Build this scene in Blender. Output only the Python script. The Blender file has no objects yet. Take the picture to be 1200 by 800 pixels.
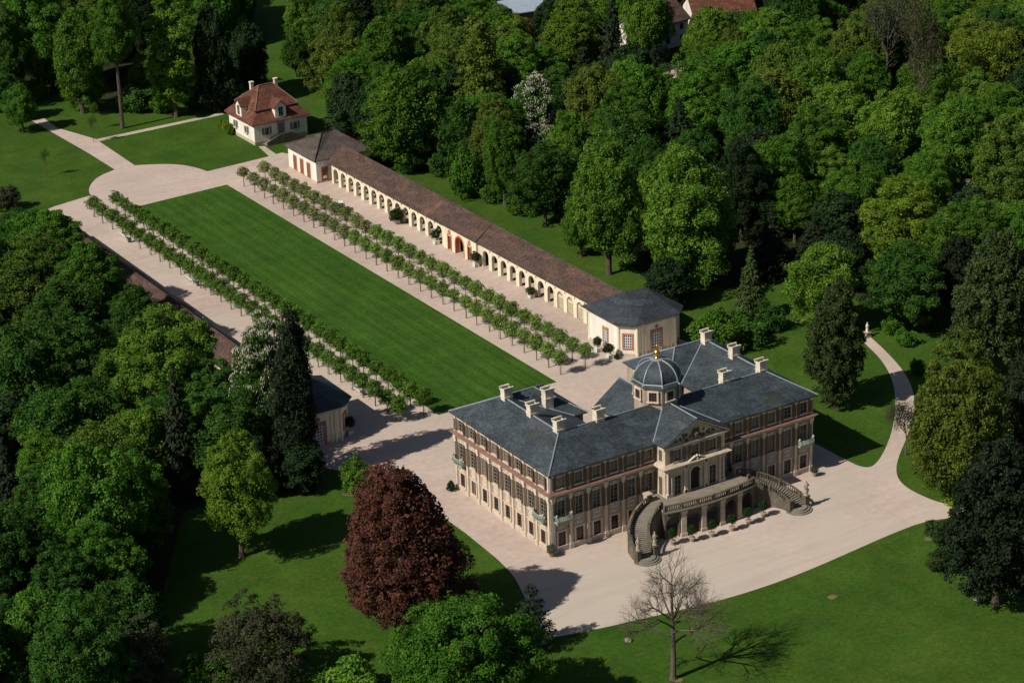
import bpy, bmesh, math, random
import numpy as np
from mathutils import Vector, Matrix

R = math.radians
RNG = random.Random(7)
NP = np.random.RandomState(11)
S = bpy.context.scene
C = S.collection

# ------------------------------------------------------------------ camera
CAM_LOC = Vector((-158.666, -254.347, 157.661))
YAW, PITCH, ROLL, F = -0.5427466, 0.3960231, -0.0355741, 2.83293
_cy, _sy, _cp, _sp = math.cos(YAW), math.sin(YAW), math.cos(PITCH), math.sin(PITCH)
FWD = Vector((-_sy * _cp, _cy * _cp, -_sp))
_rt = Vector((_cy, _sy, 0))
_up = _rt.cross(FWD)
RT = _rt * math.cos(ROLL) + _up * math.sin(ROLL)
UP = _up * math.cos(ROLL) - _rt * math.sin(ROLL)
cd = bpy.data.cameras.new('camera')
cam = bpy.data.objects.new('camera', cd)
C.objects.link(cam)
m = Matrix((RT, UP, -FWD)).transposed().to_4x4()
m.translation = CAM_LOC
cam.matrix_world = m
cd.sensor_width = 36.0
cd.lens = F * 1000 / 1200 * 36
cd.clip_start = 5
cd.clip_end = 6000
S.camera = cam


def at(px, py, z=0.0):
    """survey helper: the point at height z that the photograph shows at (px, py)"""
    d = FWD + RT * ((px - 600) / (F * 1000)) + UP * ((400 - py) / (F * 1000))
    t = (z - CAM_LOC.z) / d.z
    p = CAM_LOC + d * t
    return (p.x, p.y)


def pix(x, y, z):
    d = Vector((x, y, z)) - CAM_LOC
    w = d.dot(FWD)
    return 600 + F * 1000 * d.dot(RT) / w, 400 - F * 1000 * d.dot(UP) / w


# ------------------------------------------------------------------ world, sun
SUN_EL, SUN_AZ = R(42.4), R(3.2)            # shadows run towards +X, a little towards +Y
sun_dir = Vector((-math.cos(SUN_EL) * math.cos(SUN_AZ), -math.cos(SUN_EL) * math.sin(SUN_AZ), math.sin(SUN_EL)))
w = bpy.data.worlds.new('World')
S.world = w
w.use_nodes = True
nt = w.node_tree
bg = nt.nodes['Background']
sky = nt.nodes.new('ShaderNodeTexSky')
sky.sky_type = 'NISHITA'
sky.sun_disc = False
sky.sun_elevation = SUN_EL
sky.sun_rotation = math.atan2(sun_dir.x, sun_dir.y)
nt.links.new(sky.outputs[0], bg.inputs['Color'])
bg.inputs['Strength'].default_value = 0.05
sl = bpy.data.lights.new('sun', 'SUN')
sl.energy = 5.0
sl.angle = R(0.5)
sl.color = (1.0, 0.93, 0.82)
so = bpy.data.objects.new('sun', sl)
C.objects.link(so)
so.rotation_euler = sun_dir.to_track_quat('Z', 'Y').to_euler()
so.location = (0, 0, 200)
S.view_settings.view_transform = 'Standard'
S.view_settings.look = 'None'
S.view_settings.exposure = 0.0
S.view_settings.gamma = 1.0
S.view_settings.use_curve_mapping = False
S.cycles.max_bounces = 5
S.cycles.diffuse_bounces = 2
S.cycles.transmission_bounces = 3
S.cycles.use_denoising = True

# ------------------------------------------------------------------ materials
MATS = {}


def mat(name, color, rough=0.8, spec=0.3, metal=0.0, var=0.0, scale=1.0, var2=0.0, scale2=8.0, bump=0.0, bscale=20.0, tint=None, tracks=0.0, streak=0.0):
    """principled with two scales of noise in its colour and an optional fine bump"""
    m = bpy.data.materials.new(name)
    m.use_nodes = True
    n = m.node_tree.nodes
    l = m.node_tree.links
    b = n['Principled BSDF']
    b.inputs['Roughness'].default_value = rough
    b.inputs['Metallic'].default_value = metal
    b.inputs['Specular IOR Level'].default_value = spec
    b.inputs['Base Color'].default_value = (*color, 1)
    tc = n.new('ShaderNodeTexCoord')
    out = None
    if var or var2:
        rgb = n.new('ShaderNodeRGB')
        rgb.outputs[0].default_value = (*color, 1)
        out = rgb.outputs[0]
        for v, sc, det in ((var, scale, 4), (var2, scale2, 5)):
            if not v:
                continue
            t = n.new('ShaderNodeTexNoise')
            t.inputs['Scale'].default_value = sc
            t.inputs['Detail'].default_value = det
            t.inputs['Roughness'].default_value = 0.62
            l.new(tc.outputs['Object'], t.inputs['Vector'])
            r = n.new('ShaderNodeMapRange')
            r.inputs['From Min'].default_value = 0.3
            r.inputs['From Max'].default_value = 0.7
            r.inputs['To Min'].default_value = 1 - v
            r.inputs['To Max'].default_value = 1 + v
            l.new(t.outputs[0], r.inputs['Value'])
            mx = n.new('ShaderNodeMix')
            mx.data_type = 'RGBA'
            mx.blend_type = 'MULTIPLY'
            mx.inputs[0].default_value = 1
            l.new(out, mx.inputs[6])
            cmb = n.new('ShaderNodeCombineColor')
            for i in range(3):
                l.new(r.outputs[0], cmb.inputs[i])
            l.new(cmb.outputs[0], mx.inputs[7])
            out = mx.outputs[2]
        if tint is not None:
            t = n.new('ShaderNodeTexNoise')
            t.inputs['Scale'].default_value = tint[1]
            t.inputs['Detail'].default_value = 3
            l.new(tc.outputs['Object'], t.inputs['Vector'])
            r = n.new('ShaderNodeMapRange')
            r.inputs['From Min'].default_value = tint[2]
            r.inputs['From Max'].default_value = tint[2] + 0.14
            l.new(t.outputs[0], r.inputs['Value'])
            mx = n.new('ShaderNodeMix')
            mx.data_type = 'RGBA'
            l.new(r.outputs[0], mx.inputs[0])
            l.new(out, mx.inputs[6])
            mx.inputs[7].default_value = (*tint[0], 1)
            out = mx.outputs[2]
        if streak:
            mp = n.new('ShaderNodeMapping')
            mp.inputs['Scale'].default_value = (1.7, 1.7, 0.12)
            l.new(tc.outputs['Object'], mp.inputs['Vector'])
            wv = n.new('ShaderNodeTexNoise')
            wv.inputs['Scale'].default_value = 1.0
            wv.inputs['Detail'].default_value = 4
            l.new(mp.outputs[0], wv.inputs['Vector'])
            r = n.new('ShaderNodeMapRange')
            r.inputs['From Min'].default_value = 0.35
            r.inputs['From Max'].default_value = 0.7
            r.inputs['To Min'].default_value = 1 + streak * .4
            r.inputs['To Max'].default_value = 1 - streak
            l.new(wv.outputs[0], r.inputs['Value'])
            hs = n.new('ShaderNodeHueSaturation')
            l.new(r.outputs[0], hs.inputs['Value'])
            l.new(out, hs.inputs['Color'])
            out = hs.outputs[0]
        if tracks:
            mp = n.new('ShaderNodeMapping')
            mp.inputs['Rotation'].default_value = (0, 0, 0.25)
            mp.inputs['Scale'].default_value = (0.05, 0.45, 1)
            l.new(tc.outputs['Object'], mp.inputs['Vector'])
            wv = n.new('ShaderNodeTexNoise')
            wv.inputs['Scale'].default_value = 1.0
            wv.inputs['Detail'].default_value = 5
            wv.inputs['Roughness'].default_value = 0.6
            wv.inputs['Distortion'].default_value = 1.6
            l.new(mp.outputs[0], wv.inputs['Vector'])
            r = n.new('ShaderNodeMapRange')
            r.inputs['From Min'].default_value = 0.32
            r.inputs['From Max'].default_value = 0.68
            r.inputs['To Min'].default_value = 1 - tracks
            r.inputs['To Max'].default_value = 1 + tracks
            l.new(wv.outputs[0], r.inputs['Value'])
            hs = n.new('ShaderNodeHueSaturation')
            l.new(r.outputs[0], hs.inputs['Value'])
            l.new(out, hs.inputs['Color'])
            out = hs.outputs[0]
        l.new(out, b.inputs['Base Color'])
    if bump:
        t = n.new('ShaderNodeTexNoise')
        t.inputs['Scale'].default_value = bscale
        t.inputs['Detail'].default_value = 3
        l.new(tc.outputs['Object'], t.inputs['Vector'])
        bp = n.new('ShaderNodeBump')
        bp.inputs['Strength'].default_value = bump
        bp.inputs['Distance'].default_value = 0.1
        l.new(t.outputs[0], bp.inputs['Height'])
        l.new(bp.outputs[0], b.inputs['Normal'])
    MATS[name] = m
    return m


def foliage(name, transl=0.28, rough=0.55):
    """leaf material: the crown's own colour (object colour) with a tone per leaf clump"""
    m = bpy.data.materials.new(name)
    m.use_nodes = True
    n = m.node_tree.nodes
    l = m.node_tree.links
    b = n['Principled BSDF']
    b.inputs['Roughness'].default_value = rough
    b.inputs['Specular IOR Level'].default_value = 0.12
    oi = n.new('ShaderNodeObjectInfo')
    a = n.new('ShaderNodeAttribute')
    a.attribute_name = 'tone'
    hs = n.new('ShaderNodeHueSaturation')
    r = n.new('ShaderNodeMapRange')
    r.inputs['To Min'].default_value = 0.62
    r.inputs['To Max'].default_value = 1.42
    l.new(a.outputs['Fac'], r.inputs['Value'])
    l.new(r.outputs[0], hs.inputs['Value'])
    r2 = n.new('ShaderNodeMapRange')
    r2.inputs['To Min'].default_value = 0.515
    r2.inputs['To Max'].default_value = 0.485
    l.new(a.outputs['Fac'], r2.inputs['Value'])
    l.new(r2.outputs[0], hs.inputs['Hue'])
    l.new(oi.outputs['Color'], hs.inputs['Color'])
    l.new(hs.outputs[0], b.inputs['Base Color'])
    tr = n.new('ShaderNodeBsdfTranslucent')
    l.new(hs.outputs[0], tr.inputs['Color'])
    mx = n.new('ShaderNodeMixShader')
    mx.inputs[0].default_value = transl
    l.new(b.outputs[0], mx.inputs[1])
    l.new(tr.outputs[0], mx.inputs[2])
    l.new(mx.outputs[0], n['Material Output'].inputs[0])
    MATS[name] = m
    return m


def tiles(name, c1, c2, c3, row, width, rough=0.7, patch=None, spec=0.3):
    """roof covering: courses of slates or tiles running along the slope, in object space"""
    m = bpy.data.materials.new(name)
    m.use_nodes = True
    n = m.node_tree.nodes
    l = m.node_tree.links
    b = n['Principled BSDF']
    b.inputs['Roughness'].default_value = rough
    b.inputs['Specular IOR Level'].default_value = spec
    tc = n.new('ShaderNodeTexCoord')
    sep = n.new('ShaderNodeSeparateXYZ')
    l.new(tc.outputs['Object'], sep.inputs[0])
    add = n.new('ShaderNodeMath')
    l.new(sep.outputs['X'], add.inputs[0])
    l.new(sep.outputs['Y'], add.inputs[1])
    cmb = n.new('ShaderNodeCombineXYZ')
    l.new(add.outputs[0], cmb.inputs['X'])
    l.new(sep.outputs['Z'], cmb.inputs['Y'])
    br = n.new('ShaderNodeTexBrick')
    br.inputs['Scale'].default_value = 1
    br.inputs['Brick Width'].default_value = width
    br.inputs['Row Height'].default_value = row
    br.inputs['Mortar Size'].default_value = row * 0.09
    br.inputs['Color1'].default_value = (*c1, 1)
    br.inputs['Color2'].default_value = (*c2, 1)
    br.inputs['Mortar'].default_value = (*[x * 0.55 for x in c1], 1)
    l.new(cmb.outputs[0], br.inputs['Vector'])
    no = n.new('ShaderNodeTexNoise')
    no.inputs['Scale'].default_value = 0.35
    no.inputs['Detail'].default_value = 6
    no.inputs['Roughness'].default_value = 0.7
    l.new(tc.outputs['Object'], no.inputs['Vector'])
    r = n.new('ShaderNodeMapRange')
    r.inputs['From Min'].default_value = 0.46
    r.inputs['From Max'].default_value = 0.72
    l.new(no.outputs[0], r.inputs['Value'])
    mx = n.new('ShaderNodeMix')
    mx.data_type = 'RGBA'
    l.new(r.outputs[0], mx.inputs[0])
    l.new(br.outputs[0], mx.inputs[6])
    mx.inputs[7].default_value = (*c3, 1)
    out = mx.outputs[2]
    n2 = n.new('ShaderNodeTexNoise')
    n2.inputs['Scale'].default_value = 2.6
    n2.inputs['Detail'].default_value = 5
    n2.inputs['Roughness'].default_value = 0.75
    l.new(tc.outputs['Object'], n2.inputs['Vector'])
    r2 = n.new('ShaderNodeMapRange')
    r2.inputs['From Min'].default_value = 0.3
    r2.inputs['From Max'].default_value = 0.7
    r2.inputs['To Min'].default_value = 0.45
    r2.inputs['To Max'].default_value = 1.55
    l.new(n2.outputs[0], r2.inputs['Value'])
    hs = n.new('ShaderNodeHueSaturation')
    l.new(r2.outputs[0], hs.inputs['Value'])
    l.new(out, hs.inputs['Color'])
    out = hs.outputs[0]
    if patch:
        n3 = n.new('ShaderNodeTexNoise')
        n3.inputs['Scale'].default_value = patch[1]
        n3.inputs['Detail'].default_value = 4
        l.new(tc.outputs['Object'], n3.inputs['Vector'])
        r3 = n.new('ShaderNodeMapRange')
        r3.inputs['From Min'].default_value = patch[2]
        r3.inputs['From Max'].default_value = patch[2] + 0.1
        r3.inputs['To Max'].default_value = 0.8
        l.new(n3.outputs[0], r3.inputs['Value'])
        mp = n.new('ShaderNodeMix')
        mp.data_type = 'RGBA'
        l.new(r3.outputs[0], mp.inputs[0])
        l.new(out, mp.inputs[6])
        mp.inputs[7].default_value = (*patch[0], 1)
        out = mp.outputs[2]
    b2 = n.new('ShaderNodeTexBrick')          # courses laid or mended at different times
    b2.inputs['Scale'].default_value = 1
    b2.inputs['Brick Width'].default_value = 2.7
    b2.inputs['Row Height'].default_value = 0.55
    b2.inputs['Mortar Size'].default_value = 0.0
    b2.inputs['Color1'].default_value = (.78, .78, .78, 1)
    b2.inputs['Color2'].default_value = (1.18, 1.18, 1.18, 1)
    l.new(cmb.outputs[0], b2.inputs['Vector'])
    mm = n.new('ShaderNodeMix')
    mm.data_type = 'RGBA'
    mm.blend_type = 'MULTIPLY'
    mm.inputs[0].default_value = 1
    l.new(out, mm.inputs[6])
    l.new(b2.outputs[0], mm.inputs[7])
    out = mm.outputs[2]
    l.new(out, b.inputs['Base Color'])
    bp = n.new('ShaderNodeBump')
    bp.inputs['Strength'].default_value = 0.35
    bp.inputs['Distance'].default_value = 0.05
    l.new(br.outputs['Fac'], bp.inputs['Height'])
    bp.invert = True
    l.new(bp.outputs[0], b.inputs['Normal'])
    MATS[name] = m
    return m


def ground_mat(name, base, alt, light, stripes=None, coarse=0.05, fine=1.6):
    """turf: coarse worn areas, mid clumps, fine blades; optional mown stripes along Y"""
    m = bpy.data.materials.new(name)
    m.use_nodes = True
    n = m.node_tree.nodes
    l = m.node_tree.links
    b = n['Principled BSDF']
    b.inputs['Roughness'].default_value = 0.9
    b.inputs['Specular IOR Level'].default_value = 0.1
    tc = n.new('ShaderNodeTexCoord')
    cur = None

    def noise(scale, det, rough=0.65):
        t = n.new('ShaderNodeTexNoise')
        t.inputs['Scale'].default_value = scale
        t.inputs['Detail'].default_value = det
        t.inputs['Roughness'].default_value = rough
        l.new(tc.outputs['Object'], t.inputs['Vector'])
        return t.outputs[0]

    def rng(s, a, bb, c=0.0, d=1.0):
        r = n.new('ShaderNodeMapRange')
        r.inputs['From Min'].default_value = a
        r.inputs['From Max'].default_value = bb
        r.inputs['To Min'].default_value = c
        r.inputs['To Max'].default_value = d
        l.new(s, r.inputs['Value'])
        return r.outputs[0]

    mx = n.new('ShaderNodeMix')
    mx.data_type = 'RGBA'
    mx.inputs[6].default_value = (*base, 1)
    mx.inputs[7].default_value = (*alt, 1)
    l.new(rng(noise(coarse, 5), 0.36, 0.64), mx.inputs[0])
    m2 = n.new('ShaderNodeMix')
    m2.data_type = 'RGBA'
    l.new(mx.outputs[2], m2.inputs[6])
    m2.inputs[7].default_value = (*light, 1)
    l.new(rng(noise(0.35, 6, 0.7), 0.5, 0.78, 0, 0.6), m2.inputs[0])
    hs = n.new('ShaderNodeHueSaturation')
    l.new(m2.outputs[2], hs.inputs['Color'])
    v = rng(noise(fine, 6, 0.8), 0.25, 0.75, 0.55, 1.45)
    if stripes:
        sep = n.new('ShaderNodeSeparateXYZ')
        l.new(tc.outputs['Object'], sep.inputs[0])
        wv = n.new('ShaderNodeMath')
        wv.operation = 'MULTIPLY'
        wv.inputs[1].default_value = 2 * math.pi / stripes
        l.new(sep.outputs['X'], wv.inputs[0])
        sn = n.new('ShaderNodeMath')
        sn.operation = 'SINE'
        l.new(wv.outputs[0], sn.inputs[0])
        sr = rng(sn.outputs[0], -0.7, 0.7, 0.93, 1.07)
        # fine streaks left by the mower
        mp = n.new('ShaderNodeMapping')
        mp.inputs['Scale'].default_value = (3.0, 0.03, 1)
        l.new(tc.outputs['Object'], mp.inputs['Vector'])
        t = n.new('ShaderNodeTexNoise')
        t.inputs['Scale'].default_value = 1
        t.inputs['Detail'].default_value = 3
        l.new(mp.outputs[0], t.inputs['Vector'])
        st = rng(t.outputs[0], 0.3, 0.7, 0.8, 1.2)
        mm = n.new('ShaderNodeMath')
        mm.operation = 'MULTIPLY'
        l.new(sr, mm.inputs[0])
        l.new(st, mm.inputs[1])
        m3 = n.new('ShaderNodeMath')
        m3.operation = 'MULTIPLY'
        l.new(mm.outputs[0], m3.inputs[0])
        l.new(v, m3.inputs[1])
        v = m3.outputs[0]
    m5 = n.new('ShaderNodeMath')
    m5.operation = 'MULTIPLY'
    l.new(v, m5.inputs[0])
    l.new(rng(noise(0.13, 6, 0.72), 0.32, 0.68, 0.78, 1.2), m5.inputs[1])
    l.new(m5.outputs[0], hs.inputs['Value'])
    # straw coloured thin spots and clover
    m6 = n.new('ShaderNodeMix')
    m6.data_type = 'RGBA'
    l.new(rng(noise(0.55, 8, 0.8), 0.60, 0.70, 0, 0.55), m6.inputs[0])
    l.new(hs.outputs[0], m6.inputs[6])
    m6.inputs[7].default_value = (0.105, 0.115, 0.036, 1)
    l.new(m6.outputs[2], b.inputs['Base Color'])
    bp = n.new('ShaderNodeBump')
    bp.inputs['Strength'].default_value = 0.5
    bp.inputs['Distance'].default_value = 0.15
    l.new(noise(5, 3), bp.inputs['Height'])
    l.new(bp.outputs[0], b.inputs['Normal'])
    MATS[name] = m
    return m


M_grass = ground_mat('grass', (0.032, 0.080, 0.008), (0.046, 0.090, 0.010), (0.074, 0.104, 0.020))
M_lawn = ground_mat('mown_lawn', (0.030, 0.080, 0.008), (0.040, 0.090, 0.010), (0.056, 0.100, 0.016), stripes=2.6)
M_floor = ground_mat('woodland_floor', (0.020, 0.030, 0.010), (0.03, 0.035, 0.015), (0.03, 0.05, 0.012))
M_gravel = mat('gravel', (0.465, 0.372, 0.322), 0.95, 0.1, var=0.15, scale=0.05, var2=0.10, scale2=0.9, tint=((0.465, 0.400, 0.338), 0.018, 0.47), tracks=0.055)
M_path = mat('path_gravel', (0.43, 0.37, 0.29), 0.95, 0.1, var=0.12, scale=0.2, var2=0.14, scale2=1.5)
M_dirt = mat('bare_earth', (0.15, 0.128, 0.062), 0.95, 0.1, var=0.2, scale=1.0)
M_wall = mat('pebbledash_wall', (0.37, 0.29, 0.22), 0.9, 0.15, var=0.10, scale=0.35, var2=0.12, scale2=3.0, bump=0.5, bscale=9, streak=0.25)
M_stone = mat('pale_stone_trim', (0.60, 0.50, 0.405), 0.8, 0.2, var=0.12, scale=0.6, var2=0.10, scale2=4, streak=0.22)
M_base = mat('plinth_stone', (0.50, 0.42, 0.33), 0.85, 0.2, var=0.18, scale=0.8, var2=0.12, scale2=5)
M_redtile = mat('cornice_tile', (0.19, 0.105, 0.082), 0.8, 0.2, var=0.2, scale=0.9, var2=0.2, scale2=6)
M_shut = mat('shutter_brown', (0.115, 0.080, 0.056), 0.6, 0.3, var=0.15, scale=1.5)
M_glass = mat('window_glass', (0.012, 0.014, 0.018), 0.12, 0.5)
_n, _l = M_glass.node_tree.nodes, M_glass.node_tree.links     # some panes show blinds or pale curtains
_oi = _n.new('ShaderNodeObjectInfo')
_cr = _n.new('ShaderNodeValToRGB')
_cr.color_ramp.interpolation = 'CONSTANT'
_cr.color_ramp.elements[0].color = (0.010, 0.012, 0.015, 1)
_cr.color_ramp.elements[1].position = 0.55
_cr.color_ramp.elements[1].color = (0.028, 0.030, 0.034, 1)
for _p, _c in ((0.75, (0.055, 0.050, 0.045, 1)), (0.9, (0.15, 0.135, 0.115, 1))):
    _e = _cr.color_ramp.elements.new(_p)
    _e.color = _c
_l.new(_oi.outputs['Random'], _cr.inputs[0])
_l.new(_cr.outputs[0], _n['Principled BSDF'].inputs['Base Color'])
M_sash = mat('sash_paint', (0.30, 0.27, 0.22), 0.5, 0.3)
M_slate = tiles('slate', (0.030, 0.040, 0.047), (0.052, 0.065, 0.074), (0.062, 0.079, 0.090), 0.16, 0.42, 0.6, patch=((0.050, 0.060, 0.036), 0.22, 0.64))
M_lead = mat('lead_flashing', (0.26, 0.30, 0.335), 0.45, 0.4, metal=0.2, var=0.15, scale=1.2)
M_chim = mat('chimney_render', (0.66, 0.585, 0.475), 0.9, 0.1, var=0.18, scale=0.9, var2=0.15, scale2=4, streak=0.3)
M_gold = mat('gilding', (0.80, 0.52, 0.13), 0.28, 0.5, metal=1.0)
M_verd = mat('green_copper_rail', (0.31, 0.36, 0.30), 0.6, 0.3, var=0.2, scale=3)
M_terr = mat('weathered_sandstone', (0.125, 0.106, 0.080), 0.9, 0.15, var=0.3, scale=0.6, var2=0.25, scale2=3.5, bump=0.3, bscale=6, tint=((0.08, 0.078, 0.058), 0.5, 0.5), streak=0.3)
M_step = mat('stair_stone', (0.20, 0.18, 0.15), 0.9, 0.15, var=0.2, scale=0.8, var2=0.15, scale2=4)
M_terrfl = mat('terrace_paving', (0.21, 0.18, 0.14), 0.9, 0.15, var=0.2, scale=0.7, var2=0.18, scale2=4)
M_pier = mat('pale_sandstone', (0.46, 0.38, 0.29), 0.85, 0.2, var=0.2, scale=0.9, var2=0.15, scale2=5)
M_dark = mat('dark_doorway', (0.030, 0.024, 0.02), 0.7, 0.2)
M_cream = mat('cream_plaster', (0.71, 0.63, 0.465), 0.85, 0.15, var=0.08, scale=0.4, var2=0.07, scale2=3, streak=0.16)
M_white = mat('white_plaster', (0.73, 0.69, 0.605), 0.85, 0.15, var=0.08, scale=0.4, var2=0.07, scale2=3, streak=0.16)
M_redst = mat('red_sandstone', (0.40, 0.165, 0.10), 0.8, 0.2, var=0.15, scale=1.5, var2=0.1, scale2=6)
M_redpl = mat('red_plaster', (0.46, 0.13, 0.06), 0.85, 0.15, var=0.12, scale=1.2)
M_door = mat('brown_door', (0.18, 0.075, 0.045), 0.6, 0.3, var=0.12, scale=2)
M_bluedoor = mat('grey_blue_door', (0.13, 0.16, 0.19), 0.5, 0.3)
M_rtile = tiles('old_roof_tile', (0.072, 0.047, 0.039), (0.120, 0.068, 0.053), (0.055, 0.046, 0.042), 0.22, 0.34, 0.85, patch=((0.15, 0.075, 0.05), 0.16, 0.62), spec=0.15)
M_rtile2 = tiles('red_roof_tile', (0.115, 0.046, 0.032), (0.175, 0.068, 0.043), (0.072, 0.040, 0.032), 0.22, 0.34, 0.85, patch=((0.24, 0.10, 0.055), 0.4, 0.60), spec=0.15)
M_rtile3 = tiles('grey_brown_roof_tile', (0.082, 0.068, 0.060), (0.105, 0.086, 0.074), (0.070, 0.062, 0.056), 0.2, 0.3, 0.85, spec=0.15)
M_bark = mat('bark', (0.085, 0.066, 0.05), 0.95, 0.1, var=0.25, scale=1.5)
M_bark2 = mat('pale_bark', (0.105, 0.088, 0.068), 0.95, 0.1, var=0.25, scale=2)
M_leaf = foliage('leaves')
M_needle = foliage('needles', 0.1, 0.6)
M_blossom = mat('chestnut_blossom', (0.62, 0.58, 0.47), 0.8, 0.1)
M_pot = mat('terracotta_pot', (0.34, 0.27, 0.20), 0.85, 0.2, var=0.15, scale=3)
M_tub = mat('white_wooden_tub', (0.62, 0.60, 0.55), 0.6, 0.3)
M_bench = mat('pale_grey_paint', (0.56, 0.58, 0.58), 0.6, 0.3, var=0.1, scale=4)
M_black = mat('black_rubber', (0.02, 0.02, 0.022), 0.7, 0.3)
M_carw = mat('white_car_paint', (0.78, 0.78, 0.76), 0.3, 0.5)
M_card = mat('dark_vehicle_paint', (0.05, 0.07, 0.07), 0.35, 0.5)
M_statue = mat('statue_stone', (0.30, 0.26, 0.20), 0.9, 0.15, var=0.3, scale=2.5)
M_zinc = mat('blue_grey_sheet_roof', (0.30, 0.36, 0.44), 0.5, 0.4, var=0.1, scale=0.8)


# ------------------------------------------------------------------ mesh builder
def wl(o):
    v = Vector((0, 0, 0))
    while o is not None:
        v = v + o.location
        o = o.parent
    return v


class MB:
    def __init__(s):
        s.v, s.f, s.mi = [], [], []
        s.cur = 0

    def face(s, pts):
        b = len(s.v)
        s.v += [tuple(p) for p in pts]
        s.f.append(tuple(range(b, b + len(pts))))
        s.mi.append(s.cur)

    def box(s, x0, x1, y0, y1, z0, z1):
        s.hexa([(x0, y0, z0), (x1, y0, z0), (x1, y1, z0), (x0, y1, z0)], [(x0, y0, z1), (x1, y0, z1), (x1, y1, z1), (x0, y1, z1)])

    def hexa(s, lo, hi):
        """loft between two matching rings, closed at both ends"""
        b = len(s.v)
        n = len(lo)
        s.v += [tuple(p) for p in lo] + [tuple(p) for p in hi]
        s.f.append(tuple(range(b + n - 1, b - 1, -1)))
        s.f.append(tuple(range(b + n, b + 2 * n)))
        for i in range(n):
            j = (i + 1) % n
            s.f.append((b + i, b + j, b + n + j, b + n + i))
        s.mi += [s.cur] * (n + 2)

    def prism(s, poly, z0, z1):
        s.hexa([(x, y, z0) for x, y in poly], [(x, y, z1) for x, y in poly])

    def lathe(s, cx, cy, prof, n=12, a0=0.0):
        b = len(s.v)
        for r, z in prof:
            for i in range(n):
                a = a0 + 2 * math.pi * i / n
                s.v.append((cx + r * math.cos(a), cy + r * math.sin(a), z))
        for k in range(len(prof) - 1):
            for i in range(n):
                j = (i + 1) % n
                s.f.append((b + k * n + i, b + k * n + j, b + (k + 1) * n + j, b + (k + 1) * n + i))
                s.mi.append(s.cur)
        s.f.append(tuple(b + i for i in range(n - 1, -1, -1)))
        s.f.append(tuple(b + (len(prof) - 1) * n + i for i in range(n)))
        s.mi += [s.cur] * 2

    def tube(s, p0, p1, r0, r1, n=5):
        p0, p1 = Vector(p0), Vector(p1)
        d = (p1 - p0)
        if d.length < 1e-6:
            return
        d.normalize()
        a = d.orthogonal().normalized()
        c = d.cross(a)
        lo = [p0 + (a * math.cos(t) + c * math.sin(t)) * r0 for t in [2 * math.pi * i / n for i in range(n)]]
        hi = [p1 + (a * math.cos(t) + c * math.sin(t)) * r1 for t in [2 * math.pi * i / n for i in range(n)]]
        s.hexa(lo, hi)

    def ring(s, x0, y0, x1, y1, prof, sides=(0, 1, 2, 3)):
        """a moulding swept round a rectangle: prof = closed list of (out, z)"""
        n = len(prof)
        cs = [(x0, y0, -1, -1), (x1, y0, 1, -1), (x1, y1, 1, 1), (x0, y1, -1, 1)]
        b = len(s.v)
        for cx, cy, sx, sy in cs:
            for d, z in prof:
                s.v.append((cx + sx * d, cy + sy * d, z))
        for k in sides:
            kk = (k + 1) % 4
            for i in range(n):
                j = (i + 1) % n
                s.f.append((b + k * n + i, b + kk * n + i, b + kk * n + j, b + k * n + j))
                s.mi.append(s.cur)

    def arcwall(s, cx, cy, r0, r1, a0, a1, n, zlo, zhi):
        """curved wall strip; zlo, zhi are functions of t in 0..1"""
        rings = []
        for i in range(n + 1):
            t = i / n
            a = a0 + (a1 - a0) * t
            ca, sa = math.cos(a), math.sin(a)
            lo, hi = zlo(t), zhi(t)
            rings.append([(cx + r0 * ca, cy + r0 * sa, lo), (cx + r1 * ca, cy + r1 * sa, lo), (cx + r1 * ca, cy + r1 * sa, hi), (cx + r0 * ca, cy + r0 * sa, hi)])
        b = len(s.v)
        for q in rings:
            s.v += q
        for i in range(n):
            for k in range(4):
                kk = (k + 1) % 4
                s.f.append((b + i * 4 + k, b + i * 4 + kk, b + (i + 1) * 4 + kk, b + (i + 1) * 4 + k))
                s.mi.append(s.cur)
        s.f.append((b, b + 1, b + 2, b + 3))
        e = b + n * 4
        s.f.append((e + 3, e + 2, e + 1, e))
        s.mi += [s.cur] * 2

    def mesh(s, name, mats, off=Vector((0, 0, 0)), smooth=False):
        me = bpy.data.meshes.new(name)
        o = off
        me.from_pydata([(x - o.x, y - o.y, z - o.z) for x, y, z in s.v], [], s.f)
        for mm in (mats if isinstance(mats, (list, tuple)) else [mats]):
            me.materials.append(mm)
        if any(s.mi):
            me.polygons.foreach_set('material_index', s.mi)
        bm = bmesh.new()
        bm.from_mesh(me)
        bmesh.ops.recalc_face_normals(bm, faces=bm.faces)
        bm.to_mesh(me)
        bm.free()
        if smooth:
            for p in me.polygons:
                p.use_smooth = True
        me.update()
        return me

    def build(s, name, mats, parent=None, smooth=False):
        me = s.mesh(name, mats, wl(parent) if parent is not None else Vector((0, 0, 0)), smooth)
        o = bpy.data.objects.new(name, me)
        C.objects.link(o)
        o.parent = parent
        return o


def newobj(name, data, parent=None, loc=(0, 0, 0), rot=0.0, scale=(1, 1, 1)):
    o = bpy.data.objects.new(name, data)
    C.objects.link(o)
    o.parent = parent
    o.location = loc
    o.rotation_euler = (0, 0, rot)
    o.scale = scale
    return o


def tag(o, label=None, cat=None, group=None, kind=None):
    for k, v in (('label', label), ('category', cat), ('group', group), ('kind', kind)):
        if v:
            o[k] = v
    return o


def thing(name, label, cat, loc=(0, 0, 0), rot=0.0, group=None):
    return tag(newobj(name, None, None, loc, rot), label, cat, group)


def copy_tree(o, parent=None, loc=None, rot=None):
    c = o.copy()
    C.objects.link(c)
    c.parent = parent
    if loc is not None:
        c.location = loc
    if rot is not None:
        c.rotation_euler = (0, 0, rot)
    for ch in list(o.children):
        copy_tree(ch, c)
    return c


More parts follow.
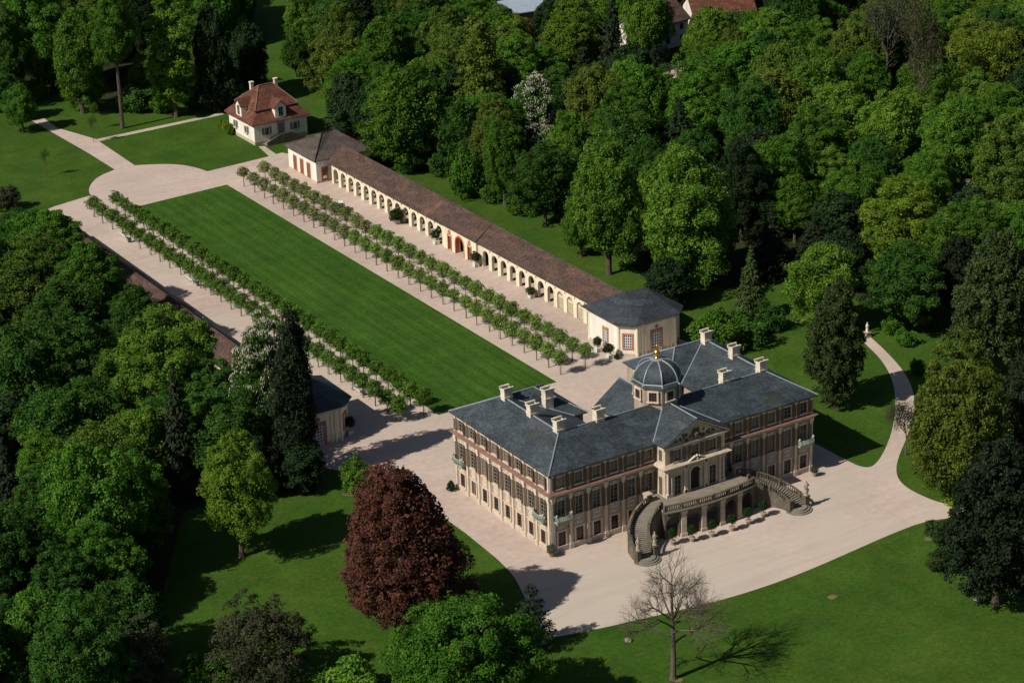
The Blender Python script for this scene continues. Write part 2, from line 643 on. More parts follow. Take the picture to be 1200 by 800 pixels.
ORD = ('first second third fourth fifth sixth seventh eighth ninth tenth eleventh twelfth thirteenth fourteenth fifteenth sixteenth '
       'seventeenth eighteenth nineteenth twentieth').split()
TENS = {20: 'twenty', 30: 'thirty', 40: 'forty', 50: 'fifty', 60: 'sixty', 70: 'seventy', 80: 'eighty', 90: 'ninety'}
TENTH = {30: 'thirtieth', 40: 'fortieth', 50: 'fiftieth', 60: 'sixtieth', 70: 'seventieth', 80: 'eightieth', 90: 'ninetieth'}


def ordinal(i):
    if i <= 20:
        return ORD[i - 1]
    if i % 10 == 0:
        return TENTH[i]
    return TENS[i // 10 * 10] + '-' + ORD[i % 10 - 1]


# ------------------------------------------------------------------ ground
def sheet(name, poly, z, material, kind='structure', thick=0.0):
    bm = bmesh.new()
    vs = [bm.verts.new((x, y, z)) for x, y in poly]
    f = bm.faces.new(vs)
    f.normal_update()
    if f.normal.z < 0:
        f.normal_flip()
    bmesh.ops.triangulate(bm, faces=[f])
    me = bpy.data.meshes.new(name)
    bm.to_mesh(me)
    bm.free()
    me.materials.append(material)
    o = newobj(name, me)
    return tag(o, kind=kind)


def smooth_poly(pts, k=2):
    for _ in range(k):
        q = []
        for i in range(len(pts)):
            a, b = pts[i], pts[(i + 1) % len(pts)]
            q.append((a[0] * .75 + b[0] * .25, a[1] * .75 + b[1] * .25))
            q.append((a[0] * .25 + b[0] * .75, a[1] * .25 + b[1] * .75))
        pts = q
    return pts


def open_curve(pts, k=2):
    """round an open run of points, ends kept"""
    for _ in range(k):
        q = [pts[0]]
        for i in range(len(pts) - 1):
            a, b = pts[i], pts[i + 1]
            q.append((a[0] * .75 + b[0] * .25, a[1] * .75 + b[1] * .25))
            q.append((a[0] * .25 + b[0] * .75, a[1] * .25 + b[1] * .75))
        q.append(pts[-1])
        pts = q
    return pts


gm = MB()
N = 24
for i in range(N):
    for j in range(N):
        x0, x1 = -1500 + 3200 * i / N, -1500 + 3200 * (i + 1) / N
        y0, y1 = -1400 + 3200 * j / N, -1400 + 3200 * (j + 1) / N
        gm.face([(x0, y0, 0), (x1, y0, 0), (x1, y1, 0), (x0, y1, 0)])
tag(gm.build('ground', M_grass), kind='structure')

P = lambda L: [at(*q) for q in L]
front = open_curve(P([(582, 654), (601, 672.5), (611, 691), (628, 728), (638, 747)]), 1)[:-1] + \
    open_curve(P([(638, 748), (690, 739), (760, 723), (800, 714), (850, 701.5), (900, 686), (950, 667), (1000, 645), (1050, 623), (1085, 610), (1130, 605)]), 2)
right = open_curve(P([(1130, 592), (1105, 590), (1083, 582), (1060, 570), (1050, 557), (1051, 539), (1066, 505), (1073, 476), (1069, 453), (1058, 433), (1038, 411), (1019, 394)]), 2) + \
    open_curve(P([(1010, 399), (1033, 421), (1046, 444), (1050, 471), (1046.5, 503), (1036, 530), (1026, 544), (1018, 548), (1006, 546), (992, 539), (975, 530), (958, 521)]), 2)
# behind the palace and along the arcades, the court, the round end
behind = [(50.5, 12), (52.5, 34), (60, 40), (60, 50), (57, 64), (57, 103), (57, 172)]
north = P([(330, 179), (311, 184.5), (243, 201)]) + open_curve(P([(243, 201), (232, 197), (210, 192.5), (180, 192.5), (158, 194)]), 2) + \
    P([(112, 163), (67, 150), (52, 139), (36, 141)]) + P([(66, 158), (106, 181), (133, 198)]) + open_curve(P([(134, 199), (113, 208), (105, 218), (104, 224), (106, 229)]), 2) + P([(62, 242.5)])
west = [(-13, 175), (-16, 120), (-16, 55)] + P([(372, 546), (405, 553), (437, 554), (470, 570), (520, 606), (545, 624)])
gpoly = front + right + behind + north + west
sheet('gravel_court', gpoly, 0.02, M_gravel)
sheet('path', P([(112, 163.6), (262, 131.6), (262, 134.4), (116, 166)]), 0.032, M_path)
sheet('house_path', P([(303, 172), (310, 171.5), (331, 186), (321, 189)]), 0.044, M_path)
sheet('main_lawn', [(10.8, 49.9), (32.9, 49.7), (32.8, 172.6), (10.7, 171.2)], 0.05, M_lawn)
# woodland floor under the dense wood
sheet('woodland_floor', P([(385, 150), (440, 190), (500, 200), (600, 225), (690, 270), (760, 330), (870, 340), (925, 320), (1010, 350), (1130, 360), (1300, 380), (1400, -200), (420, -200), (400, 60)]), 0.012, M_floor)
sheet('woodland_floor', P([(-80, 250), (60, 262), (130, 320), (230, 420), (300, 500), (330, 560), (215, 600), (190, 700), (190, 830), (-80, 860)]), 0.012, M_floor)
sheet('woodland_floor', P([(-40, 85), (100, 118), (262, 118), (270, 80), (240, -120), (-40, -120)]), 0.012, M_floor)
for (px, py, r) in ((975, 699.5, .85), (1096, 664, 1.0), (1090, 631, 1.0), (412, 577, 1.4), (795, 797, 0.7)):
    x, y = at(px, py)
    sheet('bare_earth', smooth_poly([(x + r * (0.8 + 0.4 * RNG.random()) * math.cos(a), y + 0.7 * r * (0.8 + 0.4 * RNG.random()) * math.sin(a)) for a in [k * 2 * math.pi / 9 for k in range(9)]], 1), 0.06, M_dirt)
# ------------------------------------------------------------------ facade helpers
class Face:
    """a wall plane seen from outside: u runs left to right, d points outwards"""
    def __init__(s, ox, oy, ux, uy, root):
        s.o, s.u, s.n, s.root = (ox, oy), (ux, uy), (uy, -ux), root
        s.rot = math.atan2(uy, ux)

    def p(s, u, d, z):
        return (s.o[0] + s.u[0] * u + s.n[0] * d, s.o[1] + s.u[1] * u + s.n[1] * d, z)

    def box(s, mb, u0, u1, d0, d1, z0, z1):
        mb.hexa([s.p(u0, d1, z0), s.p(u1, d1, z0), s.p(u1, d0, z0), s.p(u0, d0, z0)], [s.p(u0, d1, z1), s.p(u1, d1, z1), s.p(u1, d0, z1), s.p(u0, d0, z1)])

    def wall(s, mb, L, z0, z1, holes, depth=0.26, u_start=0.0):
        """wall skin with rectangular holes and their reveals; holes = (u0, u1, z0, z1)"""
        us = sorted({u_start, L, *[h[0] for h in holes], *[h[1] for h in holes]})
        zs = sorted({z0, z1, *[h[2] for h in holes], *[h[3] for h in holes]})
        for i in range(len(us) - 1):
            for j in range(len(zs) - 1):
                um, zm = (us[i] + us[i + 1]) / 2, (zs[j] + zs[j + 1]) / 2
                if any(h[0] < um < h[1] and h[2] < zm < h[3] for h in holes):
                    continue
                mb.face([s.p(us[i], 0, zs[j]), s.p(us[i + 1], 0, zs[j]), s.p(us[i + 1], 0, zs[j + 1]), s.p(us[i], 0, zs[j + 1])])
        for a, b, c, d in holes:
            mb.face([s.p(a, 0, c), s.p(a, 0, d), s.p(a, -depth, d), s.p(a, -depth, c)])
            mb.face([s.p(b, 0, c), s.p(b, 0, d), s.p(b, -depth, d), s.p(b, -depth, c)])
            mb.face([s.p(a, 0, c), s.p(b, 0, c), s.p(b, -depth, c), s.p(a, -depth, c)])
            mb.face([s.p(a, 0, d), s.p(b, 0, d), s.p(b, -depth, d), s.p(a, -depth, d)])

    def put(s, proto, u, z, d=0.0):
        o = copy_tree(proto, s.root)
        o.location = Vector(s.p(u, d, z)) - s.root.location
        o.rotation_euler = (0, 0, s.rot)
        return o


PROTOS = []


def window_proto(w, h, fw=0.16, nx=2, ny=4, sill=True, trim=None, sash=None, hood=0, bar=0.045, pane=None, name='window'):
    mb = MB()
    e = 0.012
    mb.box(-w / 2 - fw, -w / 2 + e, -0.08, 0.02, 0.0, h)
    mb.box(w / 2 - e, w / 2 + fw, -0.08, 0.02, 0.0, h)
    mb.box(-w / 2 - fw, w / 2 + fw, -0.085, 0.02, h - e, h + fw)
    if sill:
        mb.box(-w / 2 - fw - 0.08, w / 2 + fw + 0.08, -0.20, 0.02, -0.17, e)
    else:
        mb.box(-w / 2 - fw, w / 2 + fw, -0.085, 0.02, -fw, e)
    if hood == 1:      # a small segmental hood with a keystone
        n = 6
        for i in range(n):
            t0, t1 = -1 + 2 * i / n, -1 + 2 * (i + 1) / n
            z0 = h + fw + 0.04
            f = lambda t: z0 + 0.22 * (1 - t * t)
            hw = w / 2 + fw
            mb.hexa([(t0 * hw, -0.16, f(t0)), (t1 * hw, -0.16, f(t1)), (t1 * hw, 0.02, f(t1)), (t0 * hw, 0.02, f(t0))],
                    [(t0 * hw, -0.16, f(t0) + .1), (t1 * hw, -0.16, f(t1) + .1), (t1 * hw, 0.02, f(t1) + .1), (t0 * hw, 0.02, f(t0) + .1)])
        mb.box(-0.12, 0.12, -0.12, 0.02, h + 0.05, h + fw + 0.3)
    root = mb.build(name, trim or M_stone)
    sb = MB()
    for x0, x1, z0, z1 in ((-w / 2, -w / 2 + .07, 0, h), (w / 2 - .07, w / 2, 0, h), (-w / 2 + .07, w / 2 - .07, 0, .07), (-w / 2 + .07, w / 2 - .07, h - .07, h)):
        sb.box(x0, x1, 0.09, 0.15, z0, z1)
    for i in range(1, nx):
        x = -w / 2 + w * i / nx
        bw = bar * (1.5 if nx == 2 or i == nx // 2 else 1)
        sb.box(x - bw / 2, x + bw / 2, 0.095, 0.145, .07, h - .07)
    for j in range(1, ny):
        z = h * j / ny
        sb.box(-w / 2 + .07, w / 2 - .07, 0.1, 0.14, z - bar / 2, z + bar / 2)
    sb.build('sash', sash or M_sash, root)
    pb = MB()
    pb.box(-w / 2 - .03, w / 2 + .03, 0.16, 0.19, -.03, h + .03)
    pb.build('pane', pane or M_glass, root)
    PROTOS.append(root)
    return root


def shutter_proto(w, h, side, ang=20):
    """a shutter leaf hinged beside a window w wide, standing ang degrees off the wall"""
    mb = MB()
    sw = w / 2 - 0.02
    a = R(ang)
    x0 = side * (w / 2 + 0.02)
    def q(t, o, z):      # t along the leaf, o across
        return (x0 + side * (math.cos(a) * t - 0 * o), -0.10 - math.sin(a) * t - o, z)
    def bx(t0, t1, o0, o1, z0, z1):
        mb.hexa([q(t0, o0, z0), q(t1, o0, z0), q(t1, o1, z0), q(t0, o1, z0)], [q(t0, o0, z1), q(t1, o0, z1), q(t1, o1, z1), q(t0, o1, z1)])
    bx(0, .08, 0, .05, 0, h)
    bx(sw - .08, sw, 0, .05, 0, h)
    for z0, z1 in ((0, .09), (h / 2 - .05, h / 2 + .05), (h - .09, h)):
        bx(.08, sw - .08, 0, .05, z0, z1)
    n = max(4, int(h / .22))
    for i in range(n):
        z = .09 + (h - .18) * i / n
        bx(.08, sw - .08, .012, .036, z + .02, z + (h - .18) / n - .015)
    o = mb.build('shutter', M_shut)
    PROTOS.append(o)
    return o


def solid_proto(name, boxes, material):
    mb = MB()
    for b in boxes:
        mb.box(*b)
    o = mb.build(name, material)
    PROTOS.append(o)
    return o


# ------------------------------------------------------------------ the palace
W, D = 46.0, 26.0
palace = thing('palace', 'large baroque palace with slate roofs, octagonal dome and brown shuttered windows', 'palace', (23, 13, 0))
GW, MW, ZW = (1.25, 2.15), (1.3, 2.85), (1.3, 1.8)
win_g = window_proto(GW[0], GW[1], 0.24, 2, 4, hood=0, sash=M_shut)
win_m = window_proto(MW[0], MW[1], 0.14, 2, 5, hood=1)
win_z = window_proto(ZW[0], ZW[1], 0.15, 2, 3)
sh_mf = [shutter_proto(MW[0] + .1, MW[1], sd, 5) for sd in (-1, 1)]
sh_zf = [shutter_proto(ZW[0] + .1, ZW[1], sd, 5) for sd in (-1, 1)]
sh_m = [shutter_proto(MW[0] + .1, MW[1], sd) for sd in (-1, 1)]
sh_z = [shutter_proto(ZW[0] + .1, ZW[1], sd) for sd in (-1, 1)]
pil = solid_proto('pilaster', [(-.34, .34, -.30, .03, 0, .75), (-.29, .29, -.24, .03, .75, .95), (-.22, .22, -.17, .03, .95, 7.75), (-.27, .27, -.22, .03, 7.75, 7.9), (-.31, .31, -.27, .03, 8.05, 8.3), (-.25, .25, -.2, .03, 7.9, 8.05), (-.35, .35, -.32, .03, 8.3, 8.72)], M_stone)
pil_z = solid_proto('attic_pilaster', [(-.24, .24, -.16, .03, 9.3, 9.6), (-.18, .18, -.11, .03, 9.6, 11.7), (-.24, .24, -.16, .03, 11.7, 12.1)], M_stone)


def frame_boxes(x0, x1, z0, z1, t=.09, d=.07):
    return [(x0, x1, -d, .02, z0, z0 + t), (x0, x1, -d, .02, z1 - t, z1), (x0, x0 + t, -d, .02, z0 + t, z1 - t), (x1 - t, x1, -d, .02, z0 + t, z1 - t)]


panel = solid_proto('spandrel_panel', frame_boxes(-.72, .72, 3.42, 3.95) + frame_boxes(-.72, .72, 4.05, 4.72) + [(-.5, .5, -.05, .02, 3.57, 3.8), (-.5, .5, -.05, .02, 4.22, 4.55)], M_stone)
Zg, Zm, Zz = 0.85, 5.05, 9.75
bays_front_l = [1.75 + 2.96 * i for i in range(6)]
bays_front = bays_front_l + [W - b for b in reversed(bays_front_l)]
bays_side = [2.0 + 3.14 * i for i in range(8)]


def holes_for(us, ground=True):
    h = []
    for u in us:
        if ground:
            h.append((u - GW[0] / 2, u + GW[0] / 2, Zg, Zg + GW[1]))
        h.append((u - MW[0] / 2, u + MW[0] / 2, Zm, Zm + MW[1]))
        h.append((u - ZW[0] / 2, u + ZW[0] / 2, Zz, Zz + ZW[1]))
    return h


f_front = Face(0, 0, 1, 0, palace)
f_left = Face(0, D, 0, -1, palace)
f_right = Face(W, 0, 0, 1, palace)
wm = MB()
ZT = 12.14
f_front.wall(wm, W, 0, ZT, holes_for(bays_front))
f_left.wall(wm, D, 0, ZT, holes_for([D - b for b in bays_side]))
f_right.wall(wm, D, 0, ZT, [])
XI, XV, YB, YI = 15.3, 13.0, 10.4, 14.8      # inner end of the rear pavilions, wing court face, back of the front wing
f_end_r = Face(W - XI, D, 0, -1, palace)     # court end of the right rear pavilion, seen from the left
f_end_l = Face(XI, YI, 0, 1, palace)
end_bays = [2.6, 5.6, 8.6]
f_end_r.wall(wm, D - YI, 0, ZT, holes_for(end_bays))
f_end_l.wall(wm, D - YI, 0, ZT, [])
for pts in ([(W, D), (W - XI, D)], [(XI, D), (0, D)]):
    fb = Face(pts[0][0], pts[0][1], -1, 0, palace)
    fb.wall(wm, XI, 0, ZT, [])
for pts in ([(W - XI, YI), (W - XV, YI)], [(W - XV, YI), (W - XV, YB)], [(W - XV, YB), (XV, YB)], [(XV, YB), (XV, YI)], [(XV, YI), (XI, YI)]):
    (xa, ya), (xb, yb) = pts
    wm.face([(xa, ya, 0), (xb, yb, 0), (xb, yb, ZT), (xa, ya, ZT)])
wm.build('wall', M_wall, palace)
for f, us in ((f_front, bays_front), (f_left, [D - b for b in bays_side]), (f_end_r, end_bays)):
    for u in us:
        f.put(win_g, u, Zg)
        f.put(win_m, u, Zm)
        f.put(win_z, u, Zz)
        if f in (f_front, f_left):
            for sm, sz in (zip(sh_mf, sh_zf) if f is f_front else zip(sh_m, sh_z)):
                f.put(sm, u, Zm)
                f.put(sz, u, Zz)
            f.put(panel, u, 0)
for f, us in ((f_front, [0.4] + [(bays_front_l[i] + bays_front_l[i + 1]) / 2 for i in range(5)] + [W - (bays_front_l[i] + bays_front_l[i + 1]) / 2 for i in range(4, -1, -1)] + [W - .4]),
              (f_left, [0.4] + [D - (bays_side[i] + bays_side[i + 1]) / 2 for i in range(7)] + [D - .4])):
    for u in us:
        f.put(pil, u, 0)
        f.put(pil_z, u, 0)
pb = MB()
for f, L in ((f_front, W), (f_left, D)):
    f.box(pb, -0.05, L + 0.05, -.05, .10, 0.0, .62)
    f.box(pb, -0.03, L + 0.03, -.05, .06, 3.15, 3.3)
f_right.box(pb, 0, D, -.05, .1, 0, .62)
pb.build('plinth', M_base, palace)
cb = MB()
cb.ring(0, 0, W, D, [(-.05, 8.72), (.22, 8.72), (.26, 8.9), (.42, 8.98), (.46, 9.1), (-.05, 9.1)], (0, 1, 3))
cb.build('cornice', M_stone, palace)
cb = MB()
cb.ring(0, 0, W, D, [(-.05, 9.105), (.62, 9.105), (.62, 9.17), (-.05, 9.52)], (0, 1, 3))
cb.build('cornice_roof', M_redtile, palace)
cb = MB()
cb.ring(0, 0, W, D, [(-.05, 12.0), (.14, 12.0), (.3, 12.13), (-.05, 12.13)], (0, 1, 3))
cb.build('eaves_moulding', M_stone, palace)

# roofs
e, zr, ov = 12.3, 15.5, 0.5
F1, F2, L2, L3 = (5, 5.2, zr), (W - 5, 5.2, zr), (5, 20.3, zr), (10.4, 20.3, zr)
I1, I2, W1, W0 = (XI + .5, YI - .5, e), (XI + .5, D + .5, e), (XV + .5, YI - .5, e), (XV + .5, YB + .5, e)
A, B, Cc, Dd = (-ov, -ov, e), (W + ov, -ov, e), (W + ov, D + ov, e), (-ov, D + ov, e)
mir = lambda p: (W - p[0], p[1], p[2])
rb = MB()
rb.face([A, B, F2, F1])
rb.face([F1, F2, mir(W0), W0])
for g in (lambda p: p, mir):
    rb.face([g(A), g(F1), g(L2), g(Dd)])
    rb.face([g(Dd), g(L2), g(L3), g(I2)])
    rb.face([g(I2), g(L3), g(I1)])
    rb.face([g(L3), g(L2), g(W1), g(I1)])
    rb.face([g(F1), g(W0), g(W1), g(L2)])
# soffit and fascia
outline = [A, B, Cc, mir(I2), mir(I1), mir(W1), mir(W0), W0, W1, I1, I2, Dd]
for i in range(len(outline)):
    a, b = outline[i], outline[(i + 1) % len(outline)]
    rb.face([a, b, (b[0], b[1], e - .16), (a[0], a[1], e - .16)])
rb.face([(p[0], p[1], e - .16) for p in outline])
me_roof = rb.build('roof', M_slate, palace)
lb = MB()


def cap(mb, a, b, r=0.11, up=0.03):
    a, b = Vector(a) + Vector((0, 0, up)), Vector(b) + Vector((0, 0, up))
    mb.tube(a, b, r, r, 6)


for g in (lambda p: p, mir):
    for a, b in ((A, F1), (F1, L2), (L2, Dd), (L2, L3), (L3, I2), (L3, I1), (L2, W1), (F1, W0)):
        cap(lb, g(a), g(b))
cap(lb, F1, F2, 0.09)
lb.build('ridge_capping', M_lead, me_roof)
# central block behind, gabled to the court
cw = MB()
cw.box(19.1, 26.9, YB - .5, 16.2, 0, 11.7)
cw.hexa([(19.1, 9, 11.7), (26.9, 9, 11.7), (26.9, 16.2, 11.7), (19.1, 16.2, 11.7)], [(22.95, 9, 14.55), (23.05, 9, 14.55), (23.05, 16.2, 14.55), (22.95, 16.2, 14.55)])
cw.build('garden_block', M_wall, palace)
cr = MB()
for s in (-1, 1):
    cr.hexa([(23, 5, 14.95), (23 + s * 4.6, 5, 11.6), (23 + s * 4.6, 16.6, 11.6), (23, 16.6, 14.95)], [(23, 5, 15.12), (23 + s * 4.6, 5, 11.77), (23 + s * 4.6, 16.6, 11.77), (23, 16.6, 15.12)])
cro = cr.build('garden_roof', M_slate, palace)
lb = MB()
cap(lb, (23, 10, 15.12), (23, 16.6, 15.12))
lb.build('ridge_capping', M_lead, cro)


def chimney(x, y, root, wx=1.15, wy=0.85, z0=14.0, z1=17.5, name='chimney'):
    mb = MB()
    mb.box(x - wx / 2, x + wx / 2, y - wy / 2, y + wy / 2, z0, z1 - .5)
    mb.box(x - wx / 2 - .07, x + wx / 2 + .07, y - wy / 2 - .07, y + wy / 2 + .07, z1 - 1.6, z1 - 1.45)
    mb.box(x - wx / 2 - .12, x + wx / 2 + .12, y - wy / 2 - .12, y + wy / 2 + .12, z1 - .5, z1 - .3)
    mb.hexa([(x - wx / 2 - .1, y - wy / 2 - .1, z1 - .298), (x + wx / 2 + .1, y - wy / 2 - .1, z1 - .298), (x + wx / 2 + .1, y - wy / 2 + .12, z1 - .298), (x - wx / 2 - .1, y - wy / 2 + .12, z1 - .298)], [(x - wx / 2 - .16, y - wy / 2 - .16, z1), (x + wx / 2 + .16, y - wy / 2 - .16, z1), (x + wx / 2 + .16, y - wy / 2 + .1, z1), (x - wx / 2 - .16, y - wy / 2 + .1, z1)])
    mb.hexa([(x - wx / 2 - .1, y + wy / 2 - .12, z1 - .298), (x + wx / 2 + .1, y + wy / 2 - .12, z1 - .298), (x + wx / 2 + .1, y + wy / 2 + .1, z1 - .298), (x - wx / 2 - .1, y + wy / 2 + .1, z1 - .298)], [(x - wx / 2 - .16, y + wy / 2 - .1, z1), (x + wx / 2 + .16, y + wy / 2 - .1, z1), (x + wx / 2 + .16, y + wy / 2 + .16, z1), (x - wx / 2 - .16, y + wy / 2 + .16, z1)])
    o = mb.build(name, M_chim, root)
    db = MB()
    db.box(x - wx / 2 + .15, x + wx / 2 - .15, y - wy / 2 + .1, y + wy / 2 - .1, z1 - .298, z1 - .26)
    db.build('flue', M_dark, o)


for x, y in ((5.2, 19.4), (5.2, 12.4), (5.3, 5.6), (10.6, 16.9), (11.8, 5.4)):
    chimney(x, y, me_roof, 1.35, 1.1, 13.2, 16.6 if x == 10.6 else 17.3)
    if x < 9:
        chimney(W - x, y, me_roof, 1.35, 1.1, 13.6, 17.3)
chimney(W - 12.0, 5.6, me_roof, 1.35, 1.1, 13.6, 17.3)

# portal in the middle of the front
PX0, PX1, PY = 17.8, 28.2, -2.3
pt = MB()
f_p = Face(PX0, PY, 1, 0, palace)
f_pl = Face(PX0, 0, 0, -1, palace)
f_pr = Face(PX1, PY, 0, 1, palace)
TZ = 4.45
pw = PX1 - PX0
pz = [2.15, pw / 2, pw - 2.15]
ph = [(pz[0] - .6, pz[0] + .6, TZ + .02, TZ + 3.0), (pz[1] - .85, pz[1] + .85, TZ + .02, TZ + 3.1), (pz[2] - .6, pz[2] + .6, TZ + .02, TZ + 3.0)] + \
    [(u - ZW[0] / 2, u + ZW[0] / 2, Zz, Zz + ZW[1]) for u in pz]
f_p.wall(pt, pw, 0, ZT, ph, 0.35)
f_pl.wall(pt, -PY, 0, ZT, [(.75, 1.55, TZ + .02, TZ + 2.9), (.75, 1.55, Zz, Zz + ZW[1])], 0.2)
f_pr.wall(pt, -PY, 0, ZT, [])
portal = pt.build('portal', M_base, palace)
for u in pz:
    o = f_p.put(win_z, u, Zz)
    for sz in sh_zf:
        f_p.put(sz, u, Zz)
sd = MB()
f_pl.box(sd, .7, 1.6, -.2, -.15, TZ, TZ + 2.95)
f_pl.box(sd, .7, 1.6, -.2, -.15, Zz - .05, Zz + 1.85)
sd.build('side_shutter', M_shut, palace)
door_p = window_proto(1.2, 2.98, 0.2, 2, 4, sill=False, hood=0, name='terrace_door')
f_p.put(door_p, pz[0], TZ + .02)
f_p.put(door_p, pz[2], TZ + .02)
ad = MB()      # arched main door: stone arch ring over the opening, dark leaves behind
nseg = 10
for i in range(nseg):
    a0, a1 = math.pi * i / nseg, math.pi * (i + 1) / nseg
    for r0, r1, d0, d1 in ((.84, 1.12, -.03, .12),):
        lo, hi = [], []
        for a, r, d in ((a0, r0, d1), (a0, r1, d1), (a1, r1, d1), (a1, r0, d1)):
            lo.append(f_p.p(pz[1] + r * math.cos(a), d, TZ + 2.75 + r * math.sin(a)))
        for a, r, d in ((a0, r0, d0), (a0, r1, d0), (a1, r1, d0), (a1, r0, d0)):
            hi.append(f_p.p(pz[1] + r * math.cos(a), d, TZ + 2.75 + r * math.sin(a)))
        ad.hexa(lo, hi)
for s in (-1, 1):
    f_p.box(ad, pz[1] + s * .98 - .14, pz[1] + s * .98 + .14, -.03, .12, TZ, TZ + 2.75)
ado = ad.build('main_door', M_stone, palace)
dd = MB()
f_p.box(dd, pz[1] - .9, pz[1] + .9, -.34, -.3, TZ, TZ + 3.12)
pts = [(pz[1] + .84 * math.cos(math.pi * i / 12), TZ + 2.75 + .84 * math.sin(math.pi * i / 12)) for i in range(13)]
dd.hexa([f_p.p(u, .012, z) for u, z in pts], [f_p.p(u, .03, z) for u, z in pts])
dd.build('door_leaf', M_dark, ado)
for u in (.32, .95, pz[0] + 1.15, pz[1] - 1.62, pz[1] + 1.62, pz[2] - 1.15, pw - .95, pw - .32):
    col = MB()
    f_p.box(col, u - .27, u + .27, .0, .34, TZ, TZ + .5)
    x, y, _ = f_p.p(u, .17, 0)
    col.lathe(x, y, [(.21, TZ + .5), (.24, TZ + .58), (.19, TZ + .66), (.185, TZ + 1.6), (.155, TZ + 3.5), (.2, TZ + 3.6), (.17, TZ + 3.66), (.26, TZ + 3.95)], 10)
    f_p.box(col, u - .28, u + .28, .0, .36, TZ + 3.95, TZ + 4.25)
    col.build('column', M_stone, palace)
pc = MB()
pc.ring(PX0, PY, PX1, 0.3, [(-.05, 8.75), (.36, 8.75), (.4, 8.93), (.56, 9.0), (.6, 9.13), (-.05, 9.13)])
pc.build('portal_cornice', M_stone, palace)
pc = MB()
pc.ring(PX0, PY, PX1, 0.3, [(-.05, 9.135), (.78, 9.135), (.78, 9.2), (-.05, 9.56)])
pc.build('portal_cornice_roof', M_pier, palace)
# broken segmental gable over the main door
bg_ = MB()
for s in (-1, 1):
    bg_.hexa([(23 + s * 1.5, PY - .62, 9.2), (23 + s * .35, PY - .62, 9.75), (23 + s * .35, PY - .05, 9.75), (23 + s * 1.5, PY - .05, 9.2)],
             [(23 + s * 1.5, PY - .62, 9.36), (23 + s * .35, PY - .62, 9.95), (23 + s * .35, PY - .05, 9.95), (23 + s * 1.5, PY - .05, 9.36)])
bg_.lathe(23, PY - .4, [(.2, 9.3), (.28, 9.5), (.12, 9.7), (.2, 9.9), (.05, 10.15)], 8)
bg_.build('door_gable', M_stone, palace)
# pediment
ZP = 15.25
pd = MB()
pd.hexa([(PX0 - .1, PY + .12, e - .1), (PX1 + .1, PY + .12, e - .1), (23, PY + .12, ZP - .15)], [(PX0 - .1, PY + .45, e - .1), (PX1 + .1, PY + .45, e - .1), (23, PY + .45, ZP - .15)])
ped = pd.build('pediment', M_pier, palace)
pm = MB()
f_p.box(pm, -.5, pw + .5, -.4, .42, e - .2, e)
for s in (-1, 1):
    a, b = Vector((23 + s * (pw / 2 + .5), 0, e)), Vector((23, 0, ZP))
    n_ = Vector((0, 0, .22))
    pm.hexa([(a.x, PY - .42, a.z), (b.x, PY - .42, b.z), (b.x, PY + .4, b.z), (a.x, PY + .4, a.z)], [(a.x, PY - .42, a.z + .2), (b.x, PY - .42, b.z + .2), (b.x, PY + .4, b.z + .2), (a.x, PY + .4, a.z + .2)])
pm.build('raking_cornice', M_stone, ped)
rl = MB()
r_ = random.Random(3)
rl.lathe(23, PY + .05, [(.1, 12.5), (.55, 12.8), (.62, 13.3), (.4, 13.7), (.1, 13.9)], 10)
rl.build('cartouche', M_terr, ped)
rl = MB()
for i in range(26):
    t = r_.uniform(-1, 1)
    x = 23 + t * 3.6
    zmax = 12.4 + (1 - abs(t) * .8) * 1.7
    z = r_.uniform(12.4, zmax)
    q = r_.uniform(.12, .26)
    rl.lathe(x, PY + .08, [(q * .3, z - q), (q, z - q * .3), (q * .8, z + q * .6), (q * .2, z + q)], 6)
rl.build('relief', M_terr, ped)
pr = MB()
for s in (-1, 1):
    a = [(23, PY - .5, ZP + .22), (23 + s * (pw / 2 + .62), PY - .5, e + .17), (23 + s * (pw / 2 + .62), -.3, e + .17), (23, 5.2, ZP + .22)]
    pr.hexa(a, [(p[0], p[1], p[2] + .14) for p in a])
pro = pr.build('portal_roof', M_slate, palace)
lb = MB()
cap(lb, (23, PY - .5, ZP + .36), (23, 5.2, ZP + .36), .1)
for s in (-1, 1):
    cap(lb, (23 + s * (pw / 2 + .62), -.35, e + .3), (23, 5.1, ZP + .36), .12)
lb.build('ridge_capping', M_lead, pro)

# the octagonal dome over the middle
DX, DY, AP = 23.0, 7.0, 3.12
K8 = 1 / math.cos(math.pi / 8)
A8 = math.pi / 8
dm = MB()
dm.lathe(DX, DY, [(AP * K8, 12.6), (AP * K8, 18.1)], 8, A8)
drum = dm.build('dome_drum', M_wall, palace)
dc = MB()
dc.lathe(DX, DY, [((AP + .05) * K8, 17.8), ((AP + .1) * K8, 17.95), ((AP + .3) * K8, 18.15), ((AP + .3) * K8, 18.23), (AP * .9, 18.25)], 8, A8)
dc.build('drum_cornice', M_stone, drum)
dw = window_proto(1.15, 1.45, 0.24, 3, 3, name='drum_window', sash=M_shut)
for k in range(8):
    ang = k * math.pi / 4
    nx_, ny_ = math.cos(ang), math.sin(ang)
    f_d = Face(DX + nx_ * AP, DY + ny_ * AP, -ny_, nx_, drum)
    o = copy_tree(dw, drum)
    o.location = Vector((DX + nx_ * (AP + .2), DY + ny_ * (AP + .2), 16.1)) - palace.location
    o.rotation_euler = (0, 0, math.atan2(nx_, -ny_))
dp = []
for i in range(13):
    t = i / 12
    a = t * math.pi / 2
    dp.append((max(.5, 3.2 * math.cos(a) ** 0.9) * K8 if i < 12 else .5, 18.65 + 2.75 * math.sin(a)))
prof = [((AP + .48) * K8, 18.25), ((AP + .48) * K8, 18.32), ((AP + .2) * K8, 18.52), (3.25 * K8, 18.63)] + dp
db = MB()
db.lathe(DX, DY, prof, 8, A8)
